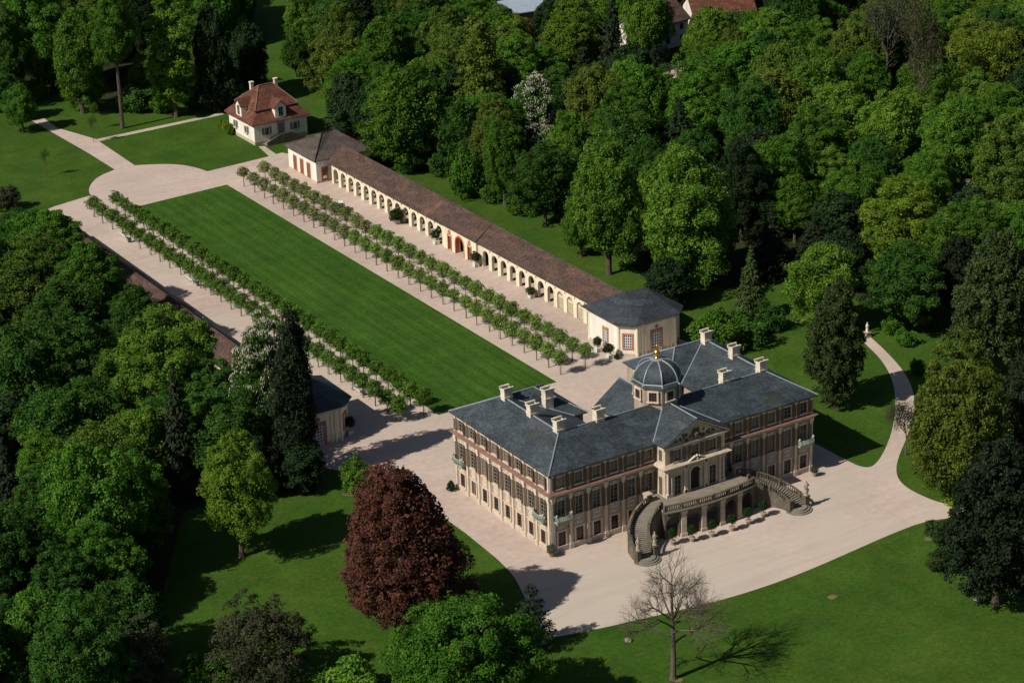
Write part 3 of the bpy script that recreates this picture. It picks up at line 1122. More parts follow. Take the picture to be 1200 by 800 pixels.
dome = db.build('dome_roof', M_slate, palace)
lr = MB()
for k in range(8):
    a = A8 + k * math.pi / 4
    pp = [Vector((DX + r * math.cos(a), DY + r * math.sin(a), z)) for r, z in prof[1:]]
    for i in range(len(pp) - 1):
        lr.tube(pp[i], pp[i + 1], .12, .12, 5)
    a2 = a + math.pi / 4
    lr.tube(pp[2], Vector((DX + prof[3][0] * math.cos(a2), DY + prof[3][0] * math.sin(a2), prof[3][1])), .1, .1, 5)
lr.lathe(DX, DY, [(.95, 21.2), (1.0, 21.38), (.6, 21.5)], 12)
lr.build('dome_rib', M_lead, dome)
fb_ = MB()
fb_.lathe(DX, DY, [(.42, 21.45), (.48, 21.58), (.26, 21.7), (.24, 21.95), (.44, 22.15), (.5, 22.4), (.36, 22.65), (.16, 22.8), (.22, 22.95), (.1, 23.15), (.11, 23.3), (.03, 23.6)], 12)
fb_.build('finial', M_gold, dome, smooth=True)


# corner balconies of green copper
def balcony(face, u):
    mb = MB()
    n = 9
    prof = []
    for i in range(n):
        t = -1 + 2 * i / (n - 1)
        prof.append((t * 1.25, .75 + .35 * (1 - t * t) + (.15 if i in (0, n - 1) else 0)))
    lo = [face.p(u + a, b, Zm - .32) for a, b in prof] + [face.p(u + 1.25, -.02, Zm - .32), face.p(u - 1.25, -.02, Zm - .32)]
    hi = [(x, y, z + .14) for x, y, z in lo]
    mb.hexa(lo, hi)
    o = mb.build('balcony', M_verd, palace)
    rb_ = MB()
    path = [(-1.25, .0)] + prof + [(1.25, .0)]
    for i in range(len(path) - 1):
        for z in (Zm - .15, Zm + .72):
            rb_.tube(face.p(u + path[i][0], path[i][1], z), face.p(u + path[i + 1][0], path[i + 1][1], z), .05, .05, 5)
        k = 4
        for j in range(k):
            t = j / k
            a, b = path[i][0] * (1 - t) + path[i + 1][0] * t, path[i][1] * (1 - t) + path[i + 1][1] * t
            bu = .1 * math.sin(j * 2.1)
            rb_.tube(face.p(u + a, b, Zm - .15), face.p(u + a, b + .12 + bu, Zm + .25), .035, .045, 4)
            rb_.tube(face.p(u + a, b + .12 + bu, Zm + .25), face.p(u + a, b, Zm + .72), .045, .03, 4)
    for s in (-1, 1):
        rb_.lathe(*face.p(u + s * 1.25, .8, 0)[:2], [(.09, Zm - .2), (.09, Zm + .8), (.17, Zm + .9), (.16, Zm + 1.05), (.03, Zm + 1.2)], 8)
    rb_.build('railing', M_verd, o)
    for s in (-.8, .8):
        b2 = MB()
        b2.hexa([face.p(u + s - .1, .05, Zm - 1.0), face.p(u + s + .1, .05, Zm - 1.0), face.p(u + s + .1, -.02, Zm - 1.0), face.p(u + s - .1, -.02, Zm - 1.0)],
                [face.p(u + s - .1, .85, Zm - .325), face.p(u + s + .1, .85, Zm - .325), face.p(u + s + .1, -.02, Zm - .325), face.p(u + s - .1, -.02, Zm - .325)])
        b2.build('bracket', M_verd, o)


balcony(f_front, bays_front[0])
balcony(f_front, bays_front[-1])
balcony(f_left, D - bays_side[0])
balcony(f_left, D - bays_side[-1])
for f, u in ((f_front, .12), (f_front, W - .12), (f_left, .12)):
    dpipe = MB()
    dpipe.tube(f.p(u, .1, .2), f.p(u, .1, 12.1), .06, .06, 6)
    dpipe.build('downpipe', M_lead, palace)

# ------------------------------------------------------------------ double staircase and terrace
stair = thing('terrace_staircase', 'weathered sandstone terrace on arches with two curved balustraded stairs before the palace', 'staircase', (23, -5, 0))
CX, CY, RI, RO = 15.4, -9.0, 4.45, 6.85
AY, AR = 26.86, 33.56        # centre and radius of the terrace front arc
xs_arc = [15.25 + 15.5 * i / 20 for i in range(21)]
arc_y = lambda x, r=AR: AY - math.sqrt(r * r - (x - 23) ** 2)
fl = MB()
poly = [(x, arc_y(x, AR + .25)) for x in xs_arc] + [(30.75, -0.02), (28.2, -.02), (28.2, PY - .02), (17.8, PY - .02), (17.8, -.02), (15.25, -.02)]
fl.prism(poly, TZ - .3, TZ)
fl.build('terrace_floor', M_terrfl, stair)
aw = MB()
aw2 = MB()
cents = [16.5, 19.75, 23.0, 26.25, 29.5]
hw, sp, zt = 1.02, 2.35, TZ - .3


def arch_piece(mb, to3, c, hw, sp, ztop, n=10, depth=(0, .5), rise=1.0):
    """the masonry over one arch: to3(u, d, z)"""
    for i in range(n):
        a0, a1 = math.pi * (1 - i / n), math.pi * (1 - (i + 1) / n)
        u0, u1 = c + hw * math.cos(a0), c + hw * math.cos(a1)
        z0, z1 = sp + hw * rise * math.sin(a0), sp + hw * rise * math.sin(a1)
        mb.hexa([to3(u0, depth[0], z0), to3(u1, depth[0], z1), to3(u1, depth[1], z1), to3(u0, depth[1], z0)],
                [to3(u0, depth[0], ztop), to3(u1, depth[0], ztop), to3(u1, depth[1], ztop), to3(u0, depth[1], ztop)])


def t3(u, d, z):
    return (u, arc_y(u) + .12 + d, z)


edges = [15.25] + [(cents[i] + cents[i + 1]) / 2 for i in range(4)] + [30.75]
for i, c in enumerate(cents):
    arch_piece(aw, t3, c, hw, sp, zt, 10, (0, .7))
    for u0, u1 in ((edges[i], c - hw), (c + hw, edges[i + 1])):
        aw.hexa([t3(u0, 0, 0), t3(u1, 0, 0), t3(u1, .7, 0), t3(u0, .7, 0)], [t3(u0, 0, zt), t3(u1, 0, zt), t3(u1, .7, zt), t3(u0, .7, zt)])
aw.build('arcade_wall', M_terr, stair)
for u in edges[1:-1]:
    q = MB()
    q.hexa([t3(u - .5, -.28, 0), t3(u + .5, -.28, 0), t3(u + .5, .02, 0), t3(u - .5, .02, 0)], [t3(u - .5, -.28, .55), t3(u + .5, -.28, .55), t3(u + .5, .02, .55), t3(u - .5, .02, .55)])
    q.hexa([t3(u - .38, -.18, .55), t3(u + .38, -.18, .55), t3(u + .38, .02, .55), t3(u - .38, .02, .55)], [t3(u - .38, -.18, 3.55), t3(u + .38, -.18, 3.55), t3(u + .38, .02, 3.55), t3(u - .38, .02, 3.55)])
    q.hexa([t3(u - .46, -.26, 3.55), t3(u + .46, -.26, 3.55), t3(u + .46, .02, 3.55), t3(u - .46, .02, 3.55)], [t3(u - .5, -.32, zt - .02), t3(u + .5, -.32, zt - .02), t3(u + .5, .02, zt - .02), t3(u - .5, .02, zt - .02)])
    q.build('pier', M_pier, stair)
lm = MB()
for i in range(20):
    a, b = xs_arc[i], xs_arc[i + 1]
    lm.hexa([(a, arc_y(a) - .32, zt + .02), (b, arc_y(b) - .32, zt + .02), (b, arc_y(b) - .2, zt + .02), (a, arc_y(a) - .2, zt + .02)],
            [(a, arc_y(a) - .36, zt + .2), (b, arc_y(b) - .36, zt + .2), (b, arc_y(b) - .2, zt + .2), (a, arc_y(a) - .2, zt + .2)])
lm.build('terrace_edge', M_step, stair)


def baluster(mb, x, y, z, h=.8):
    mb.lathe(x, y, [(.09, z), (.09, z + .06), (.055, z + .12), (.1, z + .3), (.05, z + .58), (.09, z + h - .06), (.09, z + h)], 6)


def balustrade(parent, pts, step=.36, post=2.6, width=.3, h=.92, mats=None):
    """rail and plinth along a run of 3-D points, balusters between and a post every few metres"""
    rail = MB()
    bal = MB()
    P3 = [Vector(p) for p in pts]
    dist = 0
    nextp = 0.0
    nextb = step
    for i in range(len(P3) - 1):
        a, b = P3[i], P3[i + 1]
        d = b - a
        hd = Vector((d.x, d.y, 0))
        L = hd.length
        n_ = Vector((-hd.y, hd.x, 0)).normalized() * width / 2
        for z0, z1, k in ((0, .14, 1.05), (h - .13, h, 1.15)):
            rail.hexa([a + n_ * k + Vector((0, 0, z0)), a - n_ * k + Vector((0, 0, z0)), b - n_ * k + Vector((0, 0, z0)), b + n_ * k + Vector((0, 0, z0))],
                      [a + n_ * k + Vector((0, 0, z1)), a - n_ * k + Vector((0, 0, z1)), b - n_ * k + Vector((0, 0, z1)), b + n_ * k + Vector((0, 0, z1))])
        while nextb <= dist + L:
            q = a + d * ((nextb - dist) / L)
            baluster(bal, q.x, q.y, q.z + .12, h - .24)
            nextb += step
        while nextp <= dist + L:
            q = a + d * ((nextp - dist) / L)
            rail.box(q.x - width * .6, q.x + width * .6, q.y - width * .6, q.y + width * .6, q.z - .02, q.z + h + .05)
            nextp += post
        dist += L
    o = rail.build('balustrade', mats or M_terr, parent)
    bal.build('balusters', mats or M_terr, o)
    return o


balustrade(stair, [(x, arc_y(x) + .02, TZ) for x in xs_arc])
NS = 27
for sgn in (1, -1):
    cx = CX if sgn == 1 else W - CX
    ang = lambda t: (math.pi / 2 + t * math.pi / 2) if sgn == 1 else (math.pi / 2 - t * math.pi / 2)
    ztop = lambda t: TZ - t * (TZ - .62)
    st = MB()
    for i in range(NS):
        t0, t1 = i / NS, (i + 1) / NS
        a0, a1 = ang(t0), ang(t1)
        zz = TZ - (i + 1) * (TZ - .6) / (NS + 1)
        q = [(cx + r * math.cos(a), CY + r * math.sin(a)) for r, a in ((RI, a0), (RO, a0), (RO, a1), (RI, a1))]
        if sgn == -1:
            q.reverse()
        st.prism(q, 0, zz)
        # nosing
        am = a0 + (a1 - a0) * .8
        q = [(cx + r * math.cos(a), CY + r * math.sin(a)) for r, a in ((RI, am), (RO, am), (RO, a1 + (a1 - a0) * .12), (RI, a1 + (a1 - a0) * .12))]
        if sgn == -1:
            q.reverse()
        st.prism(q, zz + .002, zz + .03)
    st.build('stair_flight', M_step, stair)
    sw = MB()
    for r0, r1 in ((RI - .36, RI - .005), (RO + .005, RO + .36)):
        sw.arcwall(cx, CY, r0, r1, ang(0), ang(1), 28, lambda t: 0.0, lambda t: ztop(t) + .12)
    sw.build('stair_wall', M_terr, stair)
    for rr in (RI - .18, RO + .18):
        balustrade(stair, [(cx + rr * math.cos(ang(i / 28)), CY + rr * math.sin(ang(i / 28)), ztop(i / 28) + .1) for i in range(29)], step=.34, post=3.3)
    # terrace end wall back to the palace, with a pale pier
    xe = cx - sgn * .17
    ew = MB()
    ew.box(min(xe, xe + sgn * .35), max(xe, xe + sgn * .35), CY + RO + .36, -.31, 0, TZ + .95)
    ew.build('terrace_parapet', M_terr, stair)
    q = MB()
    q.box(xe - .42, xe + .42, CY + RO - .1 + .2, CY + RO + .95, 0, TZ + 1.05)
    q.box(xe - .55, xe + .55, CY + RO - .02, CY + RO + 1.07, TZ + 1.05, TZ + 1.25)
    q.build('corner_pier', M_pier, stair)
    # round bottom steps
    bx, by = cx + sgn * -(RI + RO) / 2, CY
    for k in range(3):
        rs = MB()
        r = 2.05 - .34 * k
        q = [(bx + r * math.cos(a), by + 1.0 * 0 + r * math.sin(a)) for a in [math.pi + math.pi * i / 20 for i in range(21)]]
        rs.prism(q + [(bx + r, by + .3), (bx - r, by + .3)] if False else q, .19 * k + (.002 if k else 0), .19 * (k + 1))
        rs.build('bottom_step', M_step, stair)
    for s2 in (-1, 1):
        px_ = bx + s2 * 1.4
        q = MB()
        q.box(px_ - .42, px_ + .42, by - .55, by + .32, 0, .3)
        q.box(px_ - .34, px_ + .34, by - .47, by + .24, .3, 1.75)
        q.box(px_ - .44, px_ + .44, by - .57, by + .34, 1.75, 1.95)
        q.build('newel_pedestal', M_terr, stair)


def statue(x, y, z, label, sc=1.0, rot=0.0, group=None, mt=None):
    """draped standing stone figure grown from a skeleton"""
    o = thing('statue', label, 'statue', (x, y, z), rot, group)
    mb = MB()
    mb.lathe(x, y, [(.3 * sc, z), (.3 * sc, z + .08), (.24 * sc, z + .1), (.27 * sc, z + .35 * sc), (.2 * sc, z + .8 * sc), (.17 * sc, z + 1.0 * sc), (.24 * sc, z + 1.28 * sc), (.22 * sc, z + 1.4 * sc), (.08 * sc, z + 1.48 * sc), (.075 * sc, z + 1.53 * sc), (.12 * sc, z + 1.62 * sc), (.11 * sc, z + 1.74 * sc), (.03 * sc, z + 1.8 * sc)], 10)
    for s in (-1, 1):
        a, b, c = Vector((x + s * .22 * sc, y, z + 1.36 * sc)), Vector((x + s * .36 * sc, y - .05, z + 1.05 * sc)), Vector((x + s * .15 * sc, y - .24 * sc, z + (1.2 if s > 0 else .9) * sc))
        mb.tube(a, b, .075 * sc, .06 * sc, 6)
        mb.tube(b, c, .06 * sc, .045 * sc, 6)
    mb.tube((x - .2 * sc, y - .1, z + 1.3 * sc), (x + .2 * sc, y - .16 * sc, z + .6 * sc), .09 * sc, .12 * sc, 6)
    me = mb.mesh('figure', mt or M_statue, Vector((x, y, z)), True)
    newobj('figure', me, o)


statue(9.75 - 1.4, -9.1, 1.95, 'weathered stone statue on the outer pedestal of the left stair', 1.15)
statue(9.75 + 1.4, -9.1, 1.95, 'weathered stone statue on the inner pedestal of the left stair', 1.15)
statue(W - 9.75 + 1.4, -9.1, 1.95, 'pale stone statue on the outer pedestal of the right stair', 1.3)
# ------------------------------------------------------------------ arcades (right one in full view, left one mostly behind trees)
YA0, YA1 = 61.6, 160.4          # near and far end of an arcade
GATE0, GATE1 = 103.2, 115.2


def arcade(mirror, label):
    """mirror: None for the right arcade (facing -X) or the X that the left one is mirrored about"""
    mx_ = (lambda x: x) if mirror is None else (lambda x: mirror - x)
    root = thing('arcade_building', label, 'arcade', (mx_(53.4), 110, 0))
    XF, XB, ZE, ZR, XR = 50.5, 56.3, 4.25, 7.2, 53.4
    mb = MB()

    def t3(u, d, z):
        return (mx_(XF + d), u, z)
    groups = [([100.65 - 3.12 * i for i in range(13)], YA0, GATE0), ([158.65 - 3.17 * i for i in range(14)], GATE1, YA1)]
    hw, sp = 1.02, 2.35
    vents = []
    glazed = []
    for cs, y0, y1 in groups:
        cs = sorted(cs)
        ed = [y0] + [(cs[i] + cs[i + 1]) / 2 for i in range(len(cs) - 1)] + [y1]
        for i, c in enumerate(cs):
            arch_piece(mb, t3, c, hw, sp, ZE, 10, (0, .55))
            for u0, u1 in ((ed[i], c - hw), (c + hw, ed[i + 1])):
                mb.hexa([t3(u0, 0, 0), t3(u1, 0, 0), t3(u1, .55, 0), t3(u0, .55, 0)], [t3(u0, 0, ZE), t3(u1, 0, ZE), t3(u1, .55, ZE), t3(u0, .55, ZE)])
        for q in ed[1:-1]:
            vents.append(q)
        if y1 == GATE0:
            glazed = cs[:5]
    # back wall and ends
    mb.box(*sorted((mx_(XB - .4), mx_(XB))), YA0, YA1, 0, ZE)
    mb.build('wall', M_cream, root)
    ib = MB()
    ib.box(*sorted((mx_(XB - .46), mx_(XB - .402))), YA0 + .1, YA1 - .1, .0, 3.9)
    ib.build('inner_wall', M_white, root)
    if mirror is None:
        for cs, y0, y1 in groups:
            for c in cs:
                if c in glazed:
                    continue
                q = MB()
                q.box(XB - .52, XB - .46, c - .75, c + .75, .1, 1.1)  # low dark brown panel on the back wall behind each open arch
                q.build('low_dark_panel', M_door, root)
    hb = MB()
    hb.box(*sorted((mx_(XF - .12), mx_(XF + .5))), YA0, YA1, ZE + .002, ZE + .22)
    hb.build('cornice', M_cream, root)
    if mirror is None:
        for q in vents:
            v = MB()
            x = XF
            pts = [(x - .02, q + .15 * math.cos(a), 3.62 + .19 * math.sin(a)) for a in [k * math.pi / 5 for k in range(10)]]
            v.hexa(pts, [(x + .03, y, z) for _, y, z in pts])
            v.build('roof_vent', M_dark, root)
        for c in glazed:
            n = 12
            pts = [(c - hw, 0.02)] + [(c + hw * math.cos(math.pi * (1 - i / n)), sp + hw * math.sin(math.pi * (1 - i / n))) for i in range(n + 1)] + [(c + hw, .02)]
            g = MB()
            g.hexa([(XF + .3, y, z) for y, z in pts], [(XF + .34, y, z) for y, z in pts])
            go = g.build('arched_window', M_greyglass, root)
            g = MB()
            for k in range(-2, 3):
                y = c + k * hw * 2 / 5
                h_ = sp + math.sqrt(max(0, hw * hw - (y - c) ** 2))
                g.box(XF + .24, XF + .3, y - .04, y + .04, .02, h_)
            for k in range(1, 7):
                g.box(XF + .245, XF + .3, c - hw, c + hw, k * .42 - .035, k * .42 + .035)
            g.box(XF + .22, XF + .3, c - hw, c + hw, sp - .06, sp + .06)
            g.build('glazing_bars', M_cream, go)
    # gatehouse in the middle, a little proud
    gx = XF - .45
    gb = MB()

    def g3(u, d, z):
        return (mx_(gx + d), u, z)
    gc = (GATE0 + GATE1) / 2
    hwg, spg = 1.45, 2.1
    sides = [(gc - 3.6, .62, 2.75), (gc + 3.6, .62, 2.75)]
    arch_piece(gb, g3, gc, hwg, spg, 4.25, 12, (0, 1.0))
    for u0, u1 in ((GATE0, sides[0][0] - .62), (sides[0][0] + .62, gc - hwg), (gc + hwg, sides[1][0] - .62), (sides[1][0] + .62, GATE1)):
        gb.hexa([g3(u0, 0, 0), g3(u1, 0, 0), g3(u1, 1, 0), g3(u0, 1, 0)], [g3(u0, 0, 4.25), g3(u1, 0, 4.25), g3(u1, 1, 4.25), g3(u0, 1, 4.25)])
    for c, h, z in sides:
        gb.hexa([g3(c - h, 0, z), g3(c + h, 0, z), g3(c + h, 1, z), g3(c - h, 1, z)], [g3(c - h, 0, 4.25), g3(c + h, 0, 4.25), g3(c + h, 1, 4.25), g3(c - h, 1, 4.25)])
    gb.build('gatehouse', M_cream, root)
    gg = MB()
    n = 14
    for i in range(n):
        a0, a1 = math.pi * (1 - i / n), math.pi * (1 - (i + 1) / n)
        q = [(r * math.cos(a), r * math.sin(a)) for r, a in ((hwg - .02, a0), (hwg + .3, a0), (hwg + .3, a1), (hwg - .02, a1))]
        gg.hexa([g3(gc + a, -.06, spg + b) for a, b in q], [g3(gc + a, .7, spg + b) for a, b in q])
    for s in (-1, 1):
        u0, u1 = sorted((gc + s * (hwg - .02), gc + s * (hwg + .3)))
        gg.hexa([g3(u0, -.06, 0), g3(u1, -.06, 0), g3(u1, .7, 0), g3(u0, .7, 0)], [g3(u0, -.06, spg), g3(u1, -.06, spg), g3(u1, .7, spg), g3(u0, .7, spg)])
    gg.build('gate_arch', M_redpl, root)
    q = MB()
    q.hexa([g3(gc - 2.4, 2.6, 0), g3(gc + 2.4, 2.6, 0), g3(gc + 2.4, 2.7, 0), g3(gc - 2.4, 2.7, 0)], [g3(gc - 2.4, 2.6, 4), g3(gc + 2.4, 2.6, 4), g3(gc + 2.4, 2.7, 4), g3(gc - 2.4, 2.7, 4)])
    q.build('passage_wall', M_redpl, root)
    for c, h, z in sides:
        d = MB()
        for u0, u1, z0, z1 in ((c - h - .18, c - h + .02, 0, z + .2), (c + h - .02, c + h + .18, 0, z + .2), (c - h - .18, c + h + .18, z + .2, z + .4)):
            d.hexa([g3(u0, -.07, z0), g3(u1, -.07, z0), g3(u1, .25, z0), g3(u0, .25, z0)], [g3(u0, -.07, z1), g3(u1, -.07, z1), g3(u1, .25, z1), g3(u0, .25, z1)])
        pts = [(.5 * math.cos(k * math.pi / 6), .42 * math.sin(k * math.pi / 6)) for k in range(12)]
        d.hexa([g3(c + a, -.09, 3.62 + b) for a, b in pts], [g3(c + a, .0, 3.62 + b) for a, b in pts])
        do = d.build('side_door', M_redst, root)
        d = MB()
        d.hexa([g3(c - h, .3, 0), g3(c + h, .3, 0), g3(c + h, .36, 0), g3(c - h, .36, 0)], [g3(c - h, .3, z), g3(c + h, .3, z), g3(c + h, .36, z), g3(c - h, .36, z)])
        d.build('door_leaf', M_door, do)
    # roofs: two lengths, the near one a little lower
    for y0, y1, dz, xo in ((GATE0 - .4, YA1 + .2, .12, .55), (YA0 - 4.0, GATE0 - .4, 0.0, 0.0)):
        r = MB()
        for s in (0, 1):
            xe = (XF - .55 - xo * .5) if s == 0 else (XB + .5)
            ze = ZE + .12 + dz
            a = [(mx_(XR), y0, ZR + dz), (mx_(xe), y0, ze), (mx_(xe), y1, ze), (mx_(XR), y1, ZR + dz)]
            r.hexa(a, [(x, y, z + .16) for x, y, z in a])
        a = [(mx_(XF - .2), y0 + .02, ZE + dz + .1), (mx_(XB + .2), y0 + .02, ZE + dz + .1), (mx_(XR), y0 + .02, ZR + dz - .02)]
        r.hexa(a, [(x, y + .3, z) for x, y, z in a])
        ro = r.build('roof', M_rtile, root)
        c = MB()
        c.tube((mx_(XR), y0, ZR + dz + .17), (mx_(XR), y1, ZR + dz + .17), .13, .13, 6)
        c.build('ridge_tile', M_rtile3, ro)
    return root


M_greyglass = mat('grey_pane', (0.22, 0.20, 0.15), 0.25, 0.4, var=0.1, scale=1.0)
arcade(None, 'long cream arcade with brown tiled roof and central red gate right of the lawn')
arcade(43.4, 'long tiled arcade mostly hidden by trees left of the lawn')


def hip_roof(mb, poly, z0, apexes, z1, th=.14):
    """hipped roof over a convex outline; each eave edge rises to the nearest points of the ridge"""
    (a, b) = apexes
    def near(p):
        return a if (p[0] - a[0]) ** 2 + (p[1] - a[1]) ** 2 <= (p[0] - b[0]) ** 2 + (p[1] - b[1]) ** 2 else b
    n = len(poly)
    for i in range(n):
        p, q = poly[i], poly[(i + 1) % n]
        r0, r1 = near(p), near(q)
        pts = [(p[0], p[1], z0), (q[0], q[1], z0), (r1[0], r1[1], z1)]
        if r0 != r1:
            pts.append((r0[0], r0[1], z1))
        mb.face(pts)
        mb.face([(p[0], p[1], z0 - th), (q[0], q[1], z0 - th), (q[0], q[1], z0), (p[0], p[1], z0)])
    mb.face([(p[0], p[1], z0 - th) for p in poly])


def pavilion(mirror, label):
    mx_ = (lambda x: x) if mirror is None else (lambda x: mirror - x)
    X0, X1, Y0, Y1, Z = 47.2, 59.4, 50.6, 61.8, 5.65
    ch = 2.2
    root = thing('garden_pavilion', label, 'pavilion', (mx_(53), 56, 0))
    poly = [(X0 + ch, Y0), (X1 - ch, Y0), (X1, Y0 + ch), (X1, Y1), (X0, Y1), (X0, Y0 + ch)]
    P_ = [(mx_(x), y) for x, y in poly]
    w_ = MB()
    w_.prism(P_, 0, Z)
    w_.build('wall', M_white, root)
    b = MB()
    cx, cy = sum(p[0] for p in P_) / 6, sum(p[1] for p in P_) / 6
    grow = lambda k: [(cx + (x - cx) * (1 + k / 5.5), cy + (y - cy) * (1 + k / 5.5)) for x, y in P_]
    b.prism(grow(.08), 0, .45)
    b.build('plinth', M_pier, root)
    b = MB()
    b.prism(grow(.14), Z - .55, Z - .35)
    b.prism(grow(.3), Z - .05, Z + .12)
    b.build('cornice', M_white, root)
    # pilasters at the corners
    for i in range(6):
        x, y = P_[i]
        b = MB()
        b.lathe(x + (cx - x) * .02, y + (cy - y) * .02, [(.34, 0), (.34, .5), (.27, .55), (.27, Z - .8), (.36, Z - .7), (.36, Z - .56)], 8, math.pi / 8)
        b.build('pilaster', M_cream, root)

    def opening(p, q, t, w, h, z0, door):
        """red stone surround with a glazed sash on the wall from p to q"""
        p, q = Vector((*p, 0)), Vector((*q, 0))
        d = (q - p).normalized()
        nrm = Vector((d.y, -d.x, 0))
        if nrm.dot(Vector((cx, cy, 0)) - p) > 0:
            nrm = -nrm
        c = p + (q - p) * t
        def bx(mb, u0, u1, a0, a1, z0_, z1_):
            lo = [c + d * u0 + nrm * a1, c + d * u1 + nrm * a1, c + d * u1 + nrm * a0, c + d * u0 + nrm * a0]
            mb.hexa([(v.x, v.y, z0_) for v in lo], [(v.x, v.y, z1_) for v in lo])
        f = MB()
        fw = .28
        bx(f, -w / 2 - fw, -w / 2, -.05, .12, z0, z0 + h)
        bx(f, w / 2, w / 2 + fw, -.05, .12, z0, z0 + h)
        bx(f, -w / 2 - fw, w / 2 + fw, -.05, .14, z0 + h, z0 + h + .3)
        if not door:
            bx(f, -w / 2 - fw, w / 2 + fw, -.05, .16, z0 - .25, z0)
        o = f.build('door' if door else 'window', M_redst, root)
        g = MB()
        bx(g, -w / 2, w / 2, .02, .03, z0, z0 + h)
        g.build('pane', M_glass if not door or w < 1.5 else M_bluedoor, o)
        g = MB()
        for k in range(5):
            u = -w / 2 + w * k / 4
            bx(g, u - .045, u + .045, .03, .07, z0, z0 + h)
        m_ = 7 if door else 5
        for k in range(m_ + 1):
            z = z0 + h * k / m_
            bx(g, -w / 2, w / 2, .032, .068, max(z0, z - .04), min(z0 + h, z + .04))
        g.build('sash', M_carw, o)
        return o

    opening(P_[5], P_[4], .42, 1.15, 3.5, .12, True)
    opening(P_[0], P_[5], .5, 1.3, 2.3, 1.5, False)
    opening(P_[0], P_[1], .5, 1.9, 3.6, .12, True)
    c3 = P_[0][0] + (P_[1][0] - P_[0][0]) * .5
    b = MB()
    b.lathe(c3, Y0 - .02, [(.05, 4.2), (.28, 4.35), (.3, 4.6), (.08, 4.85)], 8)
    b.build('crest', M_redst, root)
    for k in (.13, .22, .78, .87):
        x = P_[0][0] + (P_[1][0] - P_[0][0]) * k
        b = MB()
        b.box(x - .2, x + .2, Y0 - .12, Y0 + .05, 0, Z - .56)
        b.build('pilaster', M_cream, root)
    r = MB()
    hip_roof(r, grow(.75), Z + .28, ((mx_(51.6), 57.2), (mx_(55.2), 55.4)), 9.1)
    ro = r.build('roof', M_slate2, root)
    return root


M_slate2 = tiles('dark_slate', (0.034, 0.042, 0.050), (0.044, 0.053, 0.062), (0.050, 0.060, 0.070), 0.16, 0.4, 0.6)
pavilion(None, 'white garden pavilion with slate roof and red framed windows beside the palace')
pavilion(43.4, 'shaded garden pavilion with slate roof left of the palace court')

# far pavilion at the other end of the right arcade
fp = thing('garden_pavilion', 'white tile roofed pavilion with red shutters at far end of the arcade', 'pavilion', (53.8, 168, 0))
X0, X1, Y0, Y1, Z = 47.9, 59.9, 162.0, 174.4, 4.7
b = MB()
b.box(X0, X1, Y0, Y1, 0, Z)
b.build('wall', M_white, fp)
b = MB()
b.box(X0 - .06, X1 + .06, Y0 - .06, Y1 + .06, 0, .4)
b.build('plinth', M_pier, fp)
for y in (165.4, 168.4, 171.4):
    b = MB()
    for y0, y1, z0, z1 in ((y - .8, y - .6, .5, 3.4), (y + .6, y + .8, .5, 3.4), (y - .8, y + .8, 3.4, 3.6), (y - .85, y + .85, .3, .5)):
        b.box(X0 - .09, X0 + .04, y0, y1, z0, z1)
    o = b.build('window', M_redst, fp)
    b = MB()
    b.box(X0 - .05, X0 - .01, y - .6, y + .6, .5, 3.4)
    b.build('shutter', M_door, o)
b = MB()
for x0, x1, z0, z1 in ((48.9, 49.1, 0, 3.0), (50.3, 50.5, 0, 3.0), (48.9, 50.5, 3.0, 3.2)):
    b.box(x0, x1, Y0 - .09, Y0 + .04, z0, z1)
o = b.build('door', M_redst, fp)
b = MB()
b.box(49.1, 50.3, Y0 - .05, Y0 - .01, 0, 3.0)
b.build('door_leaf', M_door, o)
b = MB()
b.box(49.25, 50.15, Y0 - .08, Y0 - .052, .75, 1.35)
b.build('notice', M_carw, o)
r = MB()
hip_roof(r, [(X0 - .6, Y0 - .6), (X1 + .6, Y0 - .6), (X1 + .6, Y1 + .6), (X0 - .6, Y1 + .6)], Z + .2, ((52.4, 167.6), (55.6, 168.6)), 8.35)
ro = r.build('roof', M_rtile3, fp)
r = MB()
for p, q in (((X0 - .6, Y0 - .6), (52.4, 167.6)), ((X1 + .6, Y0 - .6), (55.6, 168.6)), ((X0 - .6, Y1 + .6), (52.4, 167.6))):
    r.tube((*p, Z + .24), (*q, 8.4), .11, .11, 6)
r.tube((52.4, 167.6, 8.4), (55.6, 168.6, 8.4), .11, .11, 6)
r.build('ridge_tile', M_rtile, ro)

# ------------------------------------------------------------------ white house with the red mansard roof
hs_ = thing('white_house', 'small white house with red tiled mansard roof, dormers and front stairs', 'house', (55, 198, 0))
X0, X1, Y0, Y1, Z = 48.9, 61.4, 192.2, 204.4, 4.6
b = MB()
b.box(X0, X1, Y0, Y1, 0, Z)
b.build('wall', M_white, hs_)
b = MB()
b.box(X0 - .05, X1 + .05, Y0 - .05, Y1 + .05, 0, .75)
b.build('plinth', M_redst2 if 'M_redst2' in globals() else M_pier, hs_)
f_h = Face(X0, Y0, 1, 0, hs_)
f_hl = Face(X0, Y1, 0, -1, hs_)
hw_ = window_proto(.95, 1.5, .12, 2, 3, sash=M_sash, name='window')
for f, us in ((f_h, [2.9, 9.6]), (f_hl, [3.1, 8.4])):
    for u in us:
        f.put(hw_, u, 1.9, .18)
        s_ = MB()
        for k in (-1, 1):
            f.box(s_, u + k * .86 - .26, u + k * .86 + .26, 0, .06, 1.9, 3.4)
        s_.build('shutter', M_bluedoor, hs_)
b = MB()
f_h.box(b, 5.4, 5.6, 0, .12, 1.3, 3.9)
f_h.box(b, 7.0, 7.2, 0, .12, 1.3, 3.9)
f_h.box(b, 5.4, 7.2, 0, .13, 3.9, 4.15)
o = b.build('door', M_pier, hs_)
b = MB()
f_h.box(b, 5.6, 7.0, .02, .05, 1.3, 3.9)
b.build('door_leaf', M_bluedoor, o)
b = MB()
n = 8
